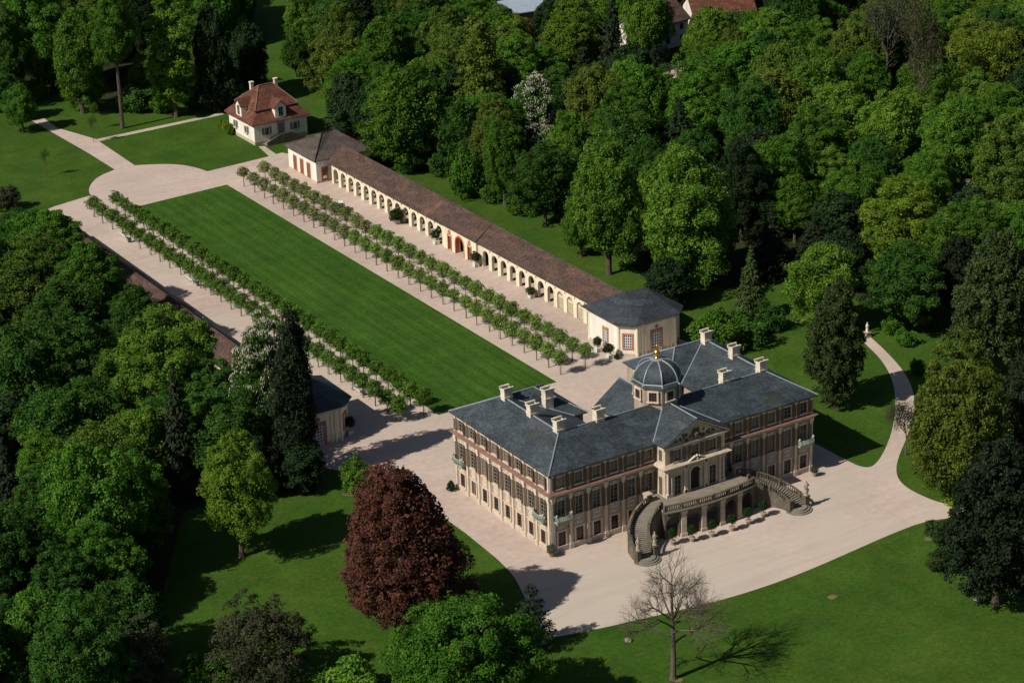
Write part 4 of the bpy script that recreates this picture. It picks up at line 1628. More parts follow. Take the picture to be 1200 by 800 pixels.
for i in range(n):
    z = 1.3 * (1 - i / n)
    b.box(X0 + 5.2 - .42 * (i + 1), X0 + 5.2 - .42 * i, Y0 - 1.9, Y0 - .06, 0, z)
    b.box(X0 + 7.4 + .42 * i, X0 + 7.4 + .42 * (i + 1), Y0 - 1.9, Y0 - .06, 0, z)
b.box(X0 + 5.2, X0 + 7.4, Y0 - 1.9, Y0 - .06, 0, 1.3)
b.build('front_stairs', M_step, hs_)
b = MB()
for s in (0, 1):
    xa, xb = (X0 + 5.2, X0 + 1.8) if s == 0 else (X0 + 7.4, X0 + 10.8)
    b.hexa([(xa, Y0 - 2.15, 0), (xb, Y0 - 2.15, 0), (xb, Y0 - 1.905, 0), (xa, Y0 - 1.905, 0)], [(xa, Y0 - 2.15, 2.1), (xb, Y0 - 2.15, .8), (xb, Y0 - 1.905, .8), (xa, Y0 - 1.905, 2.1)])
b.box(X0 + 5.2, X0 + 7.4, Y0 - 2.15, Y0 - 1.905, 0, 2.1)
b.build('stair_parapet', M_terr, hs_)
# lower skirt of the roof, then the upper hipped roof with cross gables
lo_ = [(X0 - .75, Y0 - .75), (X1 + .75, Y0 - .75), (X1 + .75, Y1 + .75), (X0 - .75, Y1 + .75)]
mi_ = [(X0 + 1.5, Y0 + 1.5), (X1 - 1.5, Y0 + 1.5), (X1 - 1.5, Y1 - 1.5), (X0 + 1.5, Y1 - 1.5)]
r = MB()
r.hexa([(x, y, Z + .05) for x, y in lo_], [(x, y, Z + 2.35) for x, y in mi_])
r.hexa([(x, y, Z - .1) for x, y in lo_], [(x, y, Z + .05) for x, y in lo_])
r.build('lower_roof', M_rtile2, hs_)
r = MB()
up_ = [(X0 + 1.05, Y0 + 1.05), (X1 - 1.05, Y0 + 1.05), (X1 - 1.05, Y1 - 1.05), (X0 + 1.05, Y1 - 1.05)]
hip_roof(r, up_, Z + 2.45, ((53.6, 198.3), (56.8, 198.3)), Z + 6.3, .2)
uro = r.build('upper_roof', M_rtile2, hs_)
r = MB()
for i in range(4):
    q = up_[i]
    near = (53.6, 198.3) if q[0] < 55 else (56.8, 198.3)
    r.tube((*q, Z + 2.5), (*near, Z + 6.35), .12, .12, 6)
r.tube((53.6, 198.3, Z + 6.35), (56.8, 198.3, Z + 6.35), .12, .12, 6)
r.build('ridge_tile', M_redtile, uro)
for x, y in ((52.9, 200.4), (58.2, 199.6)):
    c = MB()
    c.box(x - .35, x + .35, y - .35, y + .35, Z + 3.6, Z + 6.6)
    c.box(x - .45, x + .45, y - .45, y + .45, Z + 6.6, Z + 6.8)
    c.build('chimney', M_chim, uro)


def dormer(face, u, name='dormer'):
    """gabled dormer: white cheeks and front, window, tiled saddle running back into the roof"""
    w = 1.3
    d0, d1 = .3, -3.6
    z0, z1, z2 = Z + .35, Z + 2.85, Z + 4.2
    b = MB()
    face.box(b, u - w, u + w, d1 + 1.2, d0, z0, z1)
    b.hexa([face.p(u - w, d0, z1), face.p(u + w, d0, z1), face.p(u, d0, z2 - .1)], [face.p(u - w, d1 + 1.2, z1), face.p(u + w, d1 + 1.2, z1), face.p(u, d1 + 1.2, z2 - .1)])
    o = b.build(name, M_white, hs_)
    r = MB()
    for s in (-1, 1):
        a = [face.p(u, d0 + .3, z2), face.p(u + s * (w + .35), d0 + .3, z1 - .2), face.p(u + s * (w + .35), d1, z1 - .2), face.p(u, d1, z2)]
        r.hexa(a, [(x, y, z + .14) for x, y, z in a])
    r.build('dormer_roof', M_rtile2, o)
    g = MB()
    face.box(g, u - .5, u + .5, d0, d0 + .03, z0 + .55, z1 - .1)
    g.build('pane', M_glass, o)
    g = MB()
    for a, b_, c, d in ((-.55, -.45, z0 + .5, z1), (.45, .55, z0 + .5, z1), (-.04, .04, z0 + .55, z1 - .1), (-.45, .45, z0 + .45, z0 + .55), (-.45, .45, z1 - .1, z1), (-.45, .45, (z0 + z1) / 2 + .2, (z0 + z1) / 2 + .28)):
        face.box(g, u + a, u + b_, d0 + .031, d0 + .07, c, d)
    g.build('sash', M_sash, o)


dormer(f_h, 6.3)
dormer(f_hl, 5.8)


# ------------------------------------------------------------------ houses seen between the far trees
def far_house(name, label, px, py, z, wx, wy, h, rh, roofm, wallm, rot=0.0, chim=True):
    x, y = at(px, py, z)
    o = thing(name, label, 'house', (x, y, 0), rot)
    def loc(mb, nm, mt, par):
        me = mb.mesh(nm, mt)
        q = newobj(nm, me, par)
        return q
    b = MB()
    b.box(-wx / 2, wx / 2, -wy / 2, wy / 2, 0, h)
    for s in (-1, 1):
        a = [(s * wx / 2, -wy / 2, h), (s * wx / 2, wy / 2, h), (s * wx / 2, 0, h + rh)]
        b.hexa(a, [(p[0] - s * .3, p[1], p[2]) for p in a])
    loc(b, 'wall', wallm, o)
    r = MB()
    for s in (-1, 1):
        a = [(-wx / 2 - .5, 0, h + rh), (wx / 2 + .5, 0, h + rh), (wx / 2 + .5, s * (wy / 2 + .6), h - .25), (-wx / 2 - .5, s * (wy / 2 + .6), h - .25)]
        r.hexa(a, [(p[0], p[1], p[2] + .2) for p in a])
    ro = loc(r, 'roof', roofm, o)
    if chim:
        c = MB()
        c.box(wx * .2 - .4, wx * .2 + .4, -.9, -.2, h + rh * .5, h + rh + 1.2)
        loc(c, 'chimney', M_chim, ro)
    for s in (-1, 1):
        n = max(2, int(wx / 3.5))
        for k in range(n):
            u = -wx / 2 + wx * (k + .5) / n
            for zz in ([1.2, 4.0] if h > 5 else [1.2]):
                g = MB()
                g.box(u - .55, u + .55, s * wy / 2 - .05, s * wy / 2 + .05, zz, zz + 1.4)
                loc(g, 'window', M_glass, o)
    for k in (-1.5, 1.5):
        g = MB()
        g.box(-wx / 2 - .05, -wx / 2 + .05, k - .5, k + .5, 1.2, 2.6)
        loc(g, 'window', M_glass, o)
    return o


far_house('far_house', 'blue grey metal roofed building at the top edge between trees', 608, 6, 6, 16, 9, 5.5, 2.0, M_zinc, M_redst, R(-8), False)
far_house('far_house', 'brown roofed white house half hidden among dark far trees', 766, 24, 6, 13, 10, 6.2, 3.6, M_rtile, M_white, R(8))
far_house('far_house', 'red roofed white house at the top edge behind the wood', 842, 6, 6, 15, 10, 5.5, 3.5, M_rtile2, M_white, R(-20), False)
far_house('garden_shed', 'low pale roofed shed glimpsed among the far trees', 787, 86, 2.5, 6, 3.5, 2.2, .8, M_path, M_dirt, R(10), False)
# ------------------------------------------------------------------ vegetation meshes
def unit(v):
    return v / np.maximum(np.linalg.norm(v, axis=1, keepdims=True), 1e-9)


def leaf_mesh(name, pts, nrm, size, tone, material, aspect=0.62, up=None):
    """rhombic leaf clumps: pts, nrm (N,3), size (N,), tone (N,) in 0..1"""
    n = len(pts)
    if up is None:
        t = unit(np.cross(nrm, NP.normal(size=(n, 3))))
    else:
        t = unit(up - nrm * np.sum(up * nrm, axis=1, keepdims=True))
    b = np.cross(nrm, t)
    s = size[:, None]
    v = np.empty((n, 4, 3))
    v[:, 0] = pts + t * s
    v[:, 1] = pts + b * s * aspect + nrm * s * .18
    v[:, 2] = pts - t * s * .9
    v[:, 3] = pts - b * s * aspect + nrm * s * .18
    me = bpy.data.meshes.new(name)
    me.vertices.add(4 * n)
    me.vertices.foreach_set('co', v.reshape(-1).astype(np.float32))
    me.loops.add(4 * n)
    me.loops.foreach_set('vertex_index', np.arange(4 * n, dtype=np.int32))
    me.polygons.add(n)
    me.polygons.foreach_set('loop_start', np.arange(0, 4 * n, 4, dtype=np.int32))
    me.polygons.foreach_set('loop_total', np.full(n, 4, dtype=np.int32))
    a = me.attributes.new('tone', 'FLOAT', 'FACE')
    a.data.foreach_set('value', np.clip(tone, 0, 1).astype(np.float32))
    me.materials.append(material)
    me.update(calc_edges=True)
    return me


def sphere_dirs(n):
    i = np.arange(n) + .5
    ph = np.arccos(1 - 2 * i / n)
    th = math.pi * (1 + 5 ** .5) * i
    return np.stack([np.cos(th) * np.sin(ph), np.sin(th) * np.sin(ph), np.cos(ph)], 1)


def lumpy_crown(name, RR, HZ, nl, per, lr, leaf, seed, material=None, droop=0.0, taper=0.0, upb=.35, inner=0.25, rough=0.16, low=-0.86):
    """a crown made of leaf clumps set on an uneven envelope; centre at the origin, radius RR, half height HZ"""
    rs = np.random.RandomState(seed)
    global NP
    NP = rs
    d = sphere_dirs(nl)
    d = unit(d + rs.normal(size=d.shape) * .16)
    d = d[d[:, 2] > low]
    # low-frequency bulges
    k = rs.normal(size=(5, 3)) * 1.9
    ph = rs.uniform(0, 6.28, 5)
    bulge = 1 + rough * np.sum(np.sin(d @ k.T + ph), axis=1) / 2.2
    rad = rs.uniform(.66, .86, len(d)) * bulge
    rad[rs.rand(len(d)) < inner] *= .66
    c = d * rad[:, None]
    tap = 1 - taper * np.clip(c[:, 2], -1, 1)          # narrower towards the top
    c = c * np.stack([RR * tap, RR * tap, np.full(len(c), HZ)], 1)
    lrad = lr * RR * rs.uniform(.7, 1.25, len(c)) * (1 - .25 * (d[:, 2] > .6))
    P_, N_, S_, T_ = [], [], [], []
    for i in range(len(c)):
        # sprays of a few leaves each, some reaching out of the clump
        ns = max(4, per // 7)
        q = unit(rs.normal(size=(ns, 3)) + d[i] * .75 + np.array([0, 0, upb]))
        r = (rs.uniform(.5, 1.0, ns) ** .6 + .38 * (rs.rand(ns) < .16) * rs.rand(ns)) * lrad[i]
        sc_ = c[i] + q * r[:, None] * np.array([1, 1, .78])
        sc_[:, 2] -= droop * lrad[i] * rs.rand(ns) * (r / lrad[i])
        sn = unit(q + rs.normal(size=(ns, 3)) * .45 + np.array([0, 0, .3]))
        st = .5 + rs.normal() * .13 + rs.normal(size=ns) * .2
        k_ = np.repeat(np.arange(ns), 7)
        m_ = len(k_)
        off = rs.normal(size=(m_, 3)) * leaf * 1.25
        off -= sn[k_] * np.sum(off * sn[k_], axis=1, keepdims=True) * .6
        P_.append(sc_[k_] + off)
        N_.append(unit(sn[k_] + rs.normal(size=(m_, 3)) * .38))
        S_.append(leaf * rs.uniform(.65, 1.25, m_))
        T_.append(np.clip(st[k_] + rs.normal(size=m_) * .1, 0, 1))
    # inner leaves that close the crown
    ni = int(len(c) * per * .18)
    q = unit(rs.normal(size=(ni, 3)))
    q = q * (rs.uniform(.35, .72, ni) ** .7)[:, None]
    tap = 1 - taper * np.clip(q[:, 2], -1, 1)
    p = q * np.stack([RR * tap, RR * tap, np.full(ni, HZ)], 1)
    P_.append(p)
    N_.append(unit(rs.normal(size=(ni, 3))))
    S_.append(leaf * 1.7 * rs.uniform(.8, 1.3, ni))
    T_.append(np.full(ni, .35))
    return leaf_mesh(name, np.concatenate(P_), np.concatenate(N_), np.concatenate(S_), np.concatenate(T_), material or M_leaf)


def blossom_mesh(name, src, frac, size, seed):
    """upright white candles standing on the outside of a crown mesh"""
    rs = np.random.RandomState(seed)
    n = len(src.polygons)
    co = np.empty(len(src.vertices) * 3, dtype=np.float32)
    src.vertices.foreach_get('co', co)
    co = co.reshape(n, 4, 3).mean(axis=1)
    hz = co[:, 2].max()
    rr = np.sqrt((co[:, 0] ** 2 + co[:, 1] ** 2)) / np.abs(co[:, :2]).max() 
    out = np.sqrt(rr ** 2 + (co[:, 2] / hz) ** 2)
    pick = (out > .60) & (co[:, 2] > -.65 * hz) & (rs.rand(n) < frac)
    p = co[pick] * 1.03 + np.array([0, 0, size * .6])
    m_ = len(p)
    P3, N3, S3 = [], [], []
    for a in (0, 2.1, 4.2):
        P3.append(p)
        ang = rs.uniform(0, 6.28, m_)
        N3.append(np.stack([np.cos(ang + a), np.sin(ang + a), np.full(m_, .45)], 1))
        S3.append(size * rs.uniform(.7, 1.2, m_))
    up = np.tile(np.array([0, 0, 1.0]), (m_ * 3, 1))
    return leaf_mesh(name, np.concatenate(P3), unit(np.concatenate(N3)), np.concatenate(S3), np.full(m_ * 3, .5), M_blossom, .45, up)


def conifer_crown(name, RR, HZ, whorls, seed, leaf=.34, dense=1.0, droop=.35, tip=.06, shape=1.0, material=None, gap=.0, bpw=11):
    """layers of drooping branches clothed with needle sprays; from -HZ to HZ"""
    rs = np.random.RandomState(seed)
    global NP
    NP = rs
    P_, N_, S_, T_, U_ = [], [], [], [], []
    for k in range(whorls):
        t = (k + rs.uniform(-.3, .3)) / whorls
        z = -HZ * .96 + 2 * HZ * .96 * t
        rmax = RR * max(tip, (1 - t) ** shape) * (1 if t > .08 else .8)
        nb = max(5, int(bpw * (1 - .45 * t)))
        a0 = rs.uniform(0, 6.28)
        for j in range(nb):
            a = a0 + 6.283 * j / nb + rs.normal() * .18
            L = rmax * rs.uniform(.72, 1.12)
            m_ = max(6, int(L / leaf * 5.2 * dense))
            f = rs.uniform(.12, 1, m_) ** .75
            x = f * L
            wdt = (.10 + .22 * (1 - f)) * L + .12
            side = rs.normal(size=m_) * wdt * .75
            zz = z - droop * x * f + rs.normal(size=m_) * .16 * (1 + .1 * L) + .22 * L * f * (f > .8)
            ca, sa = math.cos(a), math.sin(a)
            P_.append(np.stack([x * ca - side * sa, x * sa + side * ca, zz], 1))
            nn = np.stack([.45 * ca + rs.normal(size=m_) * .35, .45 * sa + rs.normal(size=m_) * .35, .9 + 0 * f], 1)
            N_.append(unit(nn))
            S_.append(leaf * rs.uniform(.7, 1.3, m_))
            T_.append(np.clip(.34 + .4 * f + rs.normal() * .1 + rs.normal(size=m_) * .12, 0, 1))
            U_.append(np.stack([ca + 0 * f, sa + 0 * f, -droop + 0 * f], 1))
    return leaf_mesh(name, np.concatenate(P_), np.concatenate(N_), np.concatenate(S_), np.concatenate(T_), material or M_needle, .38, np.concatenate(U_))


def branches(mb, p, d, L, r, depth, rs, spread=.62, up=.12, kids=(2, 4), tips=None, nmin=3):
    """recursive limbs"""
    segs = 3
    q = Vector(p)
    dd = Vector(d)
    for i in range(segs):
        nd = (dd + Vector((rs.normal() * .13, rs.normal() * .13, rs.normal() * .07 + up * .35))).normalized()
        e_ = q + nd * (L / segs)
        r1 = r * (1 - .28 * (i + 1) / segs)
        mb.tube(q, e_, r * (1 - .28 * i / segs), r1, 6 if r > .12 else nmin)
        if depth > 0 and i > 0:
            for k in range(rs.randint(kids[0], kids[1])):
                a = rs.uniform(0, 6.283)
                o = nd.orthogonal().normalized()
                o.rotate(Matrix.Rotation(a, 3, nd))
                branches(mb, e_, (nd * (1 - spread * .55) + o * spread + Vector((0, 0, up))).normalized(), L * rs.uniform(.5, .72), r1 * rs.uniform(.45, .6), depth - 1, rs, spread, up, kids, tips, nmin)
        q, dd = e_, nd
    if tips is not None:
        tips.append((q.x, q.y, q.z))


def trunk_mesh(name, seed, material, H=10.0, r=.34, limbs=5):
    rs = np.random.RandomState(seed)
    mb = MB()
    x = y = 0.0
    prof = [(r * 1.35, 0), (r, .6), (r * .92, H * .35), (r * .75, H * .7), (r * .5, H)]
    pts = []
    for rad, z in prof:
        pts.append((x, y, z, rad))
        x += rs.normal() * .06
        y += rs.normal() * .06
    for i in range(len(pts) - 1):
        a, b = pts[i], pts[i + 1]
        mb.tube(a[:3], b[:3], a[3], b[3], 8)
    for k in range(limbs):
        z = H * rs.uniform(.55, .98)
        a = rs.uniform(0, 6.28)
        d = Vector((math.cos(a), math.sin(a), .9)).normalized()
        mb.tube((0, 0, z), Vector((0, 0, z)) + d * H * .3, r * .4, r * .14, 5)
    return mb.mesh(name, material)


# proto crowns: (mesh, radius, half height)
CROWN = {}
CROWN['round'] = [(lumpy_crown('crown', 6, 6.2, 120, 360, .24, .15, 21 + i, rough=.2), 6, 6.2) for i in range(3)]
CROWN['tall'] = [(lumpy_crown('crown', 6, 9.0, 190, 320, .20, .15, 41 + i, taper=.2, low=-.95, rough=.22), 6, 9.0) for i in range(3)]
CROWN['column'] = [(lumpy_crown('crown', 3.6, 9.5, 110, 190, .28, .17, 61 + i, taper=.2, low=-.95), 3.6, 9.5) for i in range(2)]
CROWN['fine'] = [(lumpy_crown('crown', 7, 8.0, 360, 190, .14, .14, 71 + i, rough=.2, droop=.3), 7, 8.0) for i in range(2)]
CROWN['open'] = [(lumpy_crown('crown', 6, 6.4, 130, 170, .17, .14, 81 + i, rough=.3, inner=.35), 6, 6.4) for i in range(2)]
CROWN['beech'] = [(lumpy_crown('crown', 8, 11.5, 560, 170, .125, .135, 95, taper=.48, rough=.24, droop=.4, low=-.99), 8, 11.5)]
CROWN['big'] = [(lumpy_crown('crown', 9.5, 9.5, 300, 360, .155, .16, 96 + i, rough=.2, low=-.93), 9.5, 9.5) for i in range(2)]
CROWN['bush'] = [(lumpy_crown('crown', 2.5, 2.0, 40, 110, .32, .15, 101 + i), 2.5, 2.0) for i in range(2)]
CROWN['spruce'] = [(conifer_crown('crown', 4.4, 9.5, 25, 111 + i, leaf=.34), 4.4, 9.5) for i in range(2)]
CROWN['thuja'] = [(lumpy_crown('crown', 6, 10.5, 320, 130, .125, .18, 121 + i, M_needle, taper=.46, droop=.9, rough=.1, low=-.97), 6, 10.5) for i in range(2)]
CROWN['yew'] = [(lumpy_crown('crown', 5, 6.5, 150, 170, .18, .17, 131 + i, M_needle, taper=.25, droop=.7, rough=.14, low=-.95), 5, 6.5) for i in range(2)]
CROWN['darkcolumn'] = [(lumpy_crown('crown', 3.2, 12, 230, 120, .26, .17, 141, M_needle, taper=.46, droop=.8, rough=.22, low=-.99), 3.2, 12)]
CROWN['cedar'] = [(conifer_crown('crown', 5.2, 6.5, 10, 151, leaf=.3, dense=1.5, droop=-.06, shape=.8, bpw=10), 5.2, 6.5)]
CROWN['linden'] = [(lumpy_crown('crown', 1.5, 1.45, 34, 66, .36, .105, 161 + i, inner=.1, rough=.2, low=-1, upb=.05), 1.5, 1.3) for i in range(5)]
CROWN['ball'] = [(lumpy_crown('crown', .8, .8, 46, 60, .26, .055, 171, rough=.03, inner=.05, low=-1), .8, .8)]
CROWN['cone'] = [(lumpy_crown('crown', .7, 1.1, 60, 60, .24, .06, 172, taper=.75, rough=.02, inner=.05, low=-1), .7, 1.1)]
BLOSSOM = {id(c[0]): blossom_mesh('blossom', c[0], .15, .17, 5) for c in CROWN['tall'] + CROWN['round']}
TRUNK = [trunk_mesh('trunk', 201 + i, M_bark) for i in range(3)]


def sparse_mesh(seed, H=9.0, depth=3, leafmat=None):
    rs = np.random.RandomState(seed)
    mb = MB()
    tips = []
    mb.tube((0, 0, -H * .55), (0, 0, -H * .15), .34, .27, 7)
    for k in range(6):
        a = k * 1.05 + rs.normal() * .2
        branches(mb, (0, 0, -H * .15 + .5 * k), Vector((math.cos(a) * .8, math.sin(a) * .8, .8)).normalized(), H * .42, .15, depth, rs, tips=tips)
    return mb, tips


def make_sparse(name, seed):
    mb, tips = sparse_mesh(seed)
    br = mb.mesh('branches', M_bark2)
    rs = np.random.RandomState(seed + 1)
    t = np.array(tips)
    k = 6
    p = np.repeat(t, k, axis=0) + rs.normal(size=(len(t) * k, 3)) * .5
    global NP
    NP = rs
    lf = leaf_mesh('crown', p, unit(rs.normal(size=p.shape) + np.array([0, 0, .4])), rs.uniform(.09, .2, len(p)), rs.rand(len(p)), M_leaf)
    rad = np.percentile(np.sqrt(t[:, 0] ** 2 + t[:, 1] ** 2), 92)
    return br, lf, rad, (t[:, 2].max() - t[:, 2].min()) / 2


SPARSE = [make_sparse('sparse', 301), make_sparse('sparse', 302)]

COL = {
    'mid': (0.064, 0.155, 0.014), 'bright': (0.098, 0.205, 0.020), 'yellow': (0.120, 0.190, 0.016), 'dark': (0.040, 0.105, 0.014),
    'olive': (0.088, 0.140, 0.018), 'deep': (0.019, 0.042, 0.012), 'needle': (0.016, 0.028, 0.012), 'thuja': (0.034, 0.060, 0.016),
    'purple': (0.086, 0.040, 0.027), 'brown': (0.060, 0.062, 0.030), 'grey': (0.062, 0.078, 0.036), 'fresh': (0.092, 0.180, 0.018),
}
ADJ = {'mid': 'mid green', 'bright': 'bright green', 'yellow': 'yellow green', 'dark': 'dark green', 'olive': 'olive green', 'deep': 'very dark green',
       'needle': 'blackish green', 'thuja': 'dull dark green', 'purple': 'dark red', 'brown': 'brownish', 'grey': 'greyish', 'fresh': 'fresh green'}
KIND = {'round': ('broadleaf_tree', 'rounded broadleaf tree'), 'tall': ('broadleaf_tree', 'tall broadleaf tree'), 'column': ('broadleaf_tree', 'slender broadleaf tree'),
        'big': ('broadleaf_tree', 'broad crowned tree'), 'fine': ('broadleaf_tree', 'fine leaved tree'), 'open': ('broadleaf_tree', 'loose crowned tree'), 'beech': ('copper_beech_tree', 'copper beech'), 'bush': ('bush', 'bush'),
        'spruce': ('spruce_tree', 'spruce'), 'thuja': ('conifer_tree', 'broad conifer'), 'yew': ('yew_tree', 'yew'), 'darkcolumn': ('conifer_tree', 'narrow conifer'),
        'cedar': ('cedar_tree', 'layered cedar'), 'sparse': ('sparse_tree', 'thinly leaved tree'), 'chestnut': ('chestnut_tree', 'white flowering chestnut')}
PLACED = []      # (x, y, radius)
TREES = []       # records for labels
SINP, COSP = math.sin(PITCH), math.cos(PITCH)


def tree_at(x, y, RR, HZ, clear, kind, col, zone, label=None, lean=None):
    base = 'tall' if kind == 'chestnut' and HZ > 1.25 * RR else ('round' if kind == 'chestnut' else kind)
    nm, words = KIND[kind]
    zc = clear + HZ * .97
    root = thing(nm, None, 'bush' if kind == 'bush' else 'tree', (x, y, 0), 0)
    rot = RNG.uniform(0, 6.28)
    c0 = COL[col]
    jit = RNG.uniform(.86, 1.16)
    colr = (c0[0] * jit * RNG.uniform(.9, 1.12), c0[1] * jit, c0[2] * jit, 1)
    if base == 'sparse':
        br, lf, rad, hz = RNG.choice(SPARSE)
        sc = (RR / rad, RR / rad, HZ / hz)
        o = newobj('branches', br, root, (0, 0, zc), rot, sc)
        c = newobj('crown', lf, root, (0, 0, zc), rot, sc)
        c.color = colr
        if zc - HZ > .5:
            newobj('trunk', TRUNK[0], root, (0, 0, 0), rot, (1, 1, (zc) / 10))
    else:
        me, r0, h0 = RNG.choice(CROWN[base])
        sc = (RR / r0, RR / r0, HZ / h0)
        c = newobj('crown', me, root, (0, 0, zc), rot, sc)
        c.color = colr
        if kind == 'chestnut':
            newobj('blossom', BLOSSOM[id(me)], root, (0, 0, zc), rot, sc)
        if kind != 'bush':
            k = max(.5, min(1.5, (RR + HZ) / 12))
            newobj('trunk', RNG.choice(TRUNK), root, (0, 0, 0), rot, (k, k, (zc + HZ * .25) / 10))
    PLACED.append((x, y, RR))
    TREES.append(dict(o=root, x=x, y=y, z=zc, kind=kind, col=col, zone=zone, label=label, words=words))
    return root


def tree(px, py, rp, hp, kind, col, zone, clear=None, label=None):
    """px, py: crown centre in the photograph; rp, hp: half width and half height there"""
    x, y = at(px, py, 8)
    for _ in range(3):
        dist = (Vector((x, y, 8)) - CAM_LOC).length
        ppm = F * 1000 / dist
        RR = rp / ppm
        v = (hp / ppm) ** 2 - (RR * SINP) ** 2
        HZ = max(math.sqrt(max(v, 0)) / COSP, RR * .62)
        cl = clear if clear is not None else (.15 if kind in ('bush', 'thuja', 'yew', 'spruce', 'beech', 'darkcolumn', 'cedar') else min(1.6, HZ * .2))
        x, y = at(px, py, cl + HZ * .97)
    return tree_at(x, y, RR, HZ, cl, kind, col, zone, label)
# ------------------------------------------------------------------ trees one can tell apart
ZB, ZR_, ZL, ZF, ZS = 'behind the right arcade', 'in the wood beyond the palace', 'in the left hand wood', 'in the top left grove', 'on the lawns'
T_B = [
    (411, 118, 32, 42, 'yew', 'deep'), (472, 130, 46, 62, 'tall', 'mid'), (450, 62, 38, 52, 'tall', 'mid'), (402, 45, 30, 50, 'tall', 'olive'), (522, 48, 32, 48, 'tall', 'olive'),
    (565, 92, 26, 66, 'column', 'olive'), (588, 55, 26, 34, 'round', 'mid'), (588, 110, 28, 38, 'round', 'dark'), (625, 125, 29, 44, 'chestnut', 'dark'),
    (590, 182, 30, 50, 'fine', 'mid'), (547, 203, 24, 30, 'bush', 'mid'), (515, 192, 14, 14, 'bush', 'dark'), (637, 207, 34, 50, 'tall', 'dark'), (668, 44, 40, 40, 'fine', 'yellow'),
    (718, 48, 26, 60, 'spruce', 'needle'), (712, 236, 40, 78, 'tall', 'fresh'), (803, 245, 56, 88, 'tall', 'bright'), (692, 125, 36, 48, 'round', 'olive'), (748, 118, 36, 48, 'round', 'mid'),
    (668, 165, 26, 36, 'round', 'mid'), (755, 195, 26, 40, 'tall', 'dark'), (782, 328, 30, 34, 'yew', 'deep'), (815, 135, 38, 52, 'tall', 'mid'), (495, 15, 34, 34, 'round', 'dark'),
    (358, 30, 26, 42, 'tall', 'bright'), (345, 62, 18, 24, 'round', 'dark'), (545, 10, 30, 30, 'round', 'mid'), (680, 262, 22, 34, 'round', 'mid'), (655, 240, 16, 18, 'bush', 'dark'),
    (575, 225, 14, 12, 'bush', 'mid'), (612, 238, 16, 15, 'bush', 'mid'), (480, 188, 18, 14, 'bush', 'dark'), (448, 180, 14, 14, 'bush', 'dark'), (640, 168, 20, 24, 'chestnut', 'dark'), (656, 10, 24, 30, 'fine', 'fresh'),
]
T_R = [
    (862, 85, 40, 46, 'round', 'mid'), (832, 40, 30, 36, 'round', 'fresh'), (905, 45, 38, 42, 'tall', 'fresh'), (900, 118, 40, 48, 'round', 'olive'), (955, 105, 40, 46, 'round', 'fresh'),
    (958, 172, 38, 48, 'tall', 'mid'), (1045, 150, 40, 52, 'tall', 'bright'), (1115, 168, 42, 58, 'tall', 'bright'), (1040, 62, 30, 46, 'sparse', 'grey'), (1078, 100, 28, 56, 'sparse', 'brown'),
    (1000, 62, 36, 42, 'round', 'olive'), (1150, 62, 48, 46, 'fine', 'olive'), (1110, 30, 34, 34, 'round', 'mid'), (1000, 235, 46, 42, 'round', 'mid'), (1062, 262, 58, 52, 'fine', 'yellow'),
    (932, 238, 30, 40, 'tall', 'mid'), (1180, 205, 42, 62, 'tall', 'olive'), (1192, 285, 34, 46, 'round', 'mid'), (1128, 232, 20, 22, 'chestnut', 'dark'), (1058, 328, 48, 54, 'tall', 'dark'),
    (1122, 322, 30, 52, 'yew', 'needle'), (965, 332, 44, 50, 'round', 'bright'), (880, 330, 28, 46, 'spruce', 'thuja'), (868, 385, 30, 20, 'bush', 'dark'), (838, 388, 30, 24, 'bush', 'mid'),
    (900, 372, 18, 16, 'bush', 'dark'), (870, 215, 34, 60, 'tall', 'deep'), (905, 280, 34, 44, 'spruce', 'needle'), (1178, 60, 30, 40, 'round', 'dark'), (1170, 130, 36, 40, 'round', 'fresh'),
    (957, 22, 32, 30, 'round', 'mid'), (1028, 22, 28, 28, 'open', 'olive'), (1085, 10, 30, 30, 'round', 'fresh'), (985, 300, 34, 40, 'yew', 'deep'), (1015, 190, 30, 36, 'round', 'dark'), (1085, 205, 30, 34, 'round', 'mid'),
    (1045, 378, 14, 12, 'bush', 'mid'), (1095, 372, 16, 12, 'bush', 'dark'),
]
T_L = [  # several leaf colours chosen darker to stand in for dimming towards this corner
    (22, 275, 36, 30, 'round', 'dark'), (72, 305, 40, 38, 'fine', 'dark'), (112, 360, 44, 54, 'tall', 'mid'), (62, 280, 36, 42, 'tall', 'mid', 9), (104, 322, 38, 48, 'tall', 'mid', 9), (158, 368, 30, 40, 'tall', 'dark', 8), (205, 382, 24, 24, 'open', 'purple', 5), (35, 345, 58, 62, 'fine', 'olive'), (30, 440, 62, 66, 'round', 'dark'),
    (100, 430, 52, 60, 'fine', 'dark'), (195, 432, 72, 72, 'big', 'bright'), (208, 500, 32, 82, 'spruce', 'needle'), (160, 520, 42, 52, 'round', 'bright'), (307, 452, 36, 74, 'chestnut', 'dark'),
    (346, 458, 25, 108, 'darkcolumn', 'needle'), (350, 542, 32, 34, 'yew', 'deep'), (300, 545, 26, 40, 'yew', 'deep'), (112, 552, 56, 62, 'fine', 'olive'), (55, 600, 48, 56, 'fine', 'dark'), (152, 590, 46, 56, 'fine', 'mid'),
    (25, 655, 42, 52, 'round', 'dark'), (112, 665, 58, 54, 'big', 'mid'), (55, 740, 52, 60, 'round', 'mid'), (10, 575, 34, 70, 'spruce', 'needle'), (155, 772, 48, 44, 'open', 'grey'), (100, 775, 40, 40, 'open', 'mid'), (10, 745, 30, 50, 'round', 'dark'),
    (12, 500, 40, 50, 'yew', 'deep'),
]
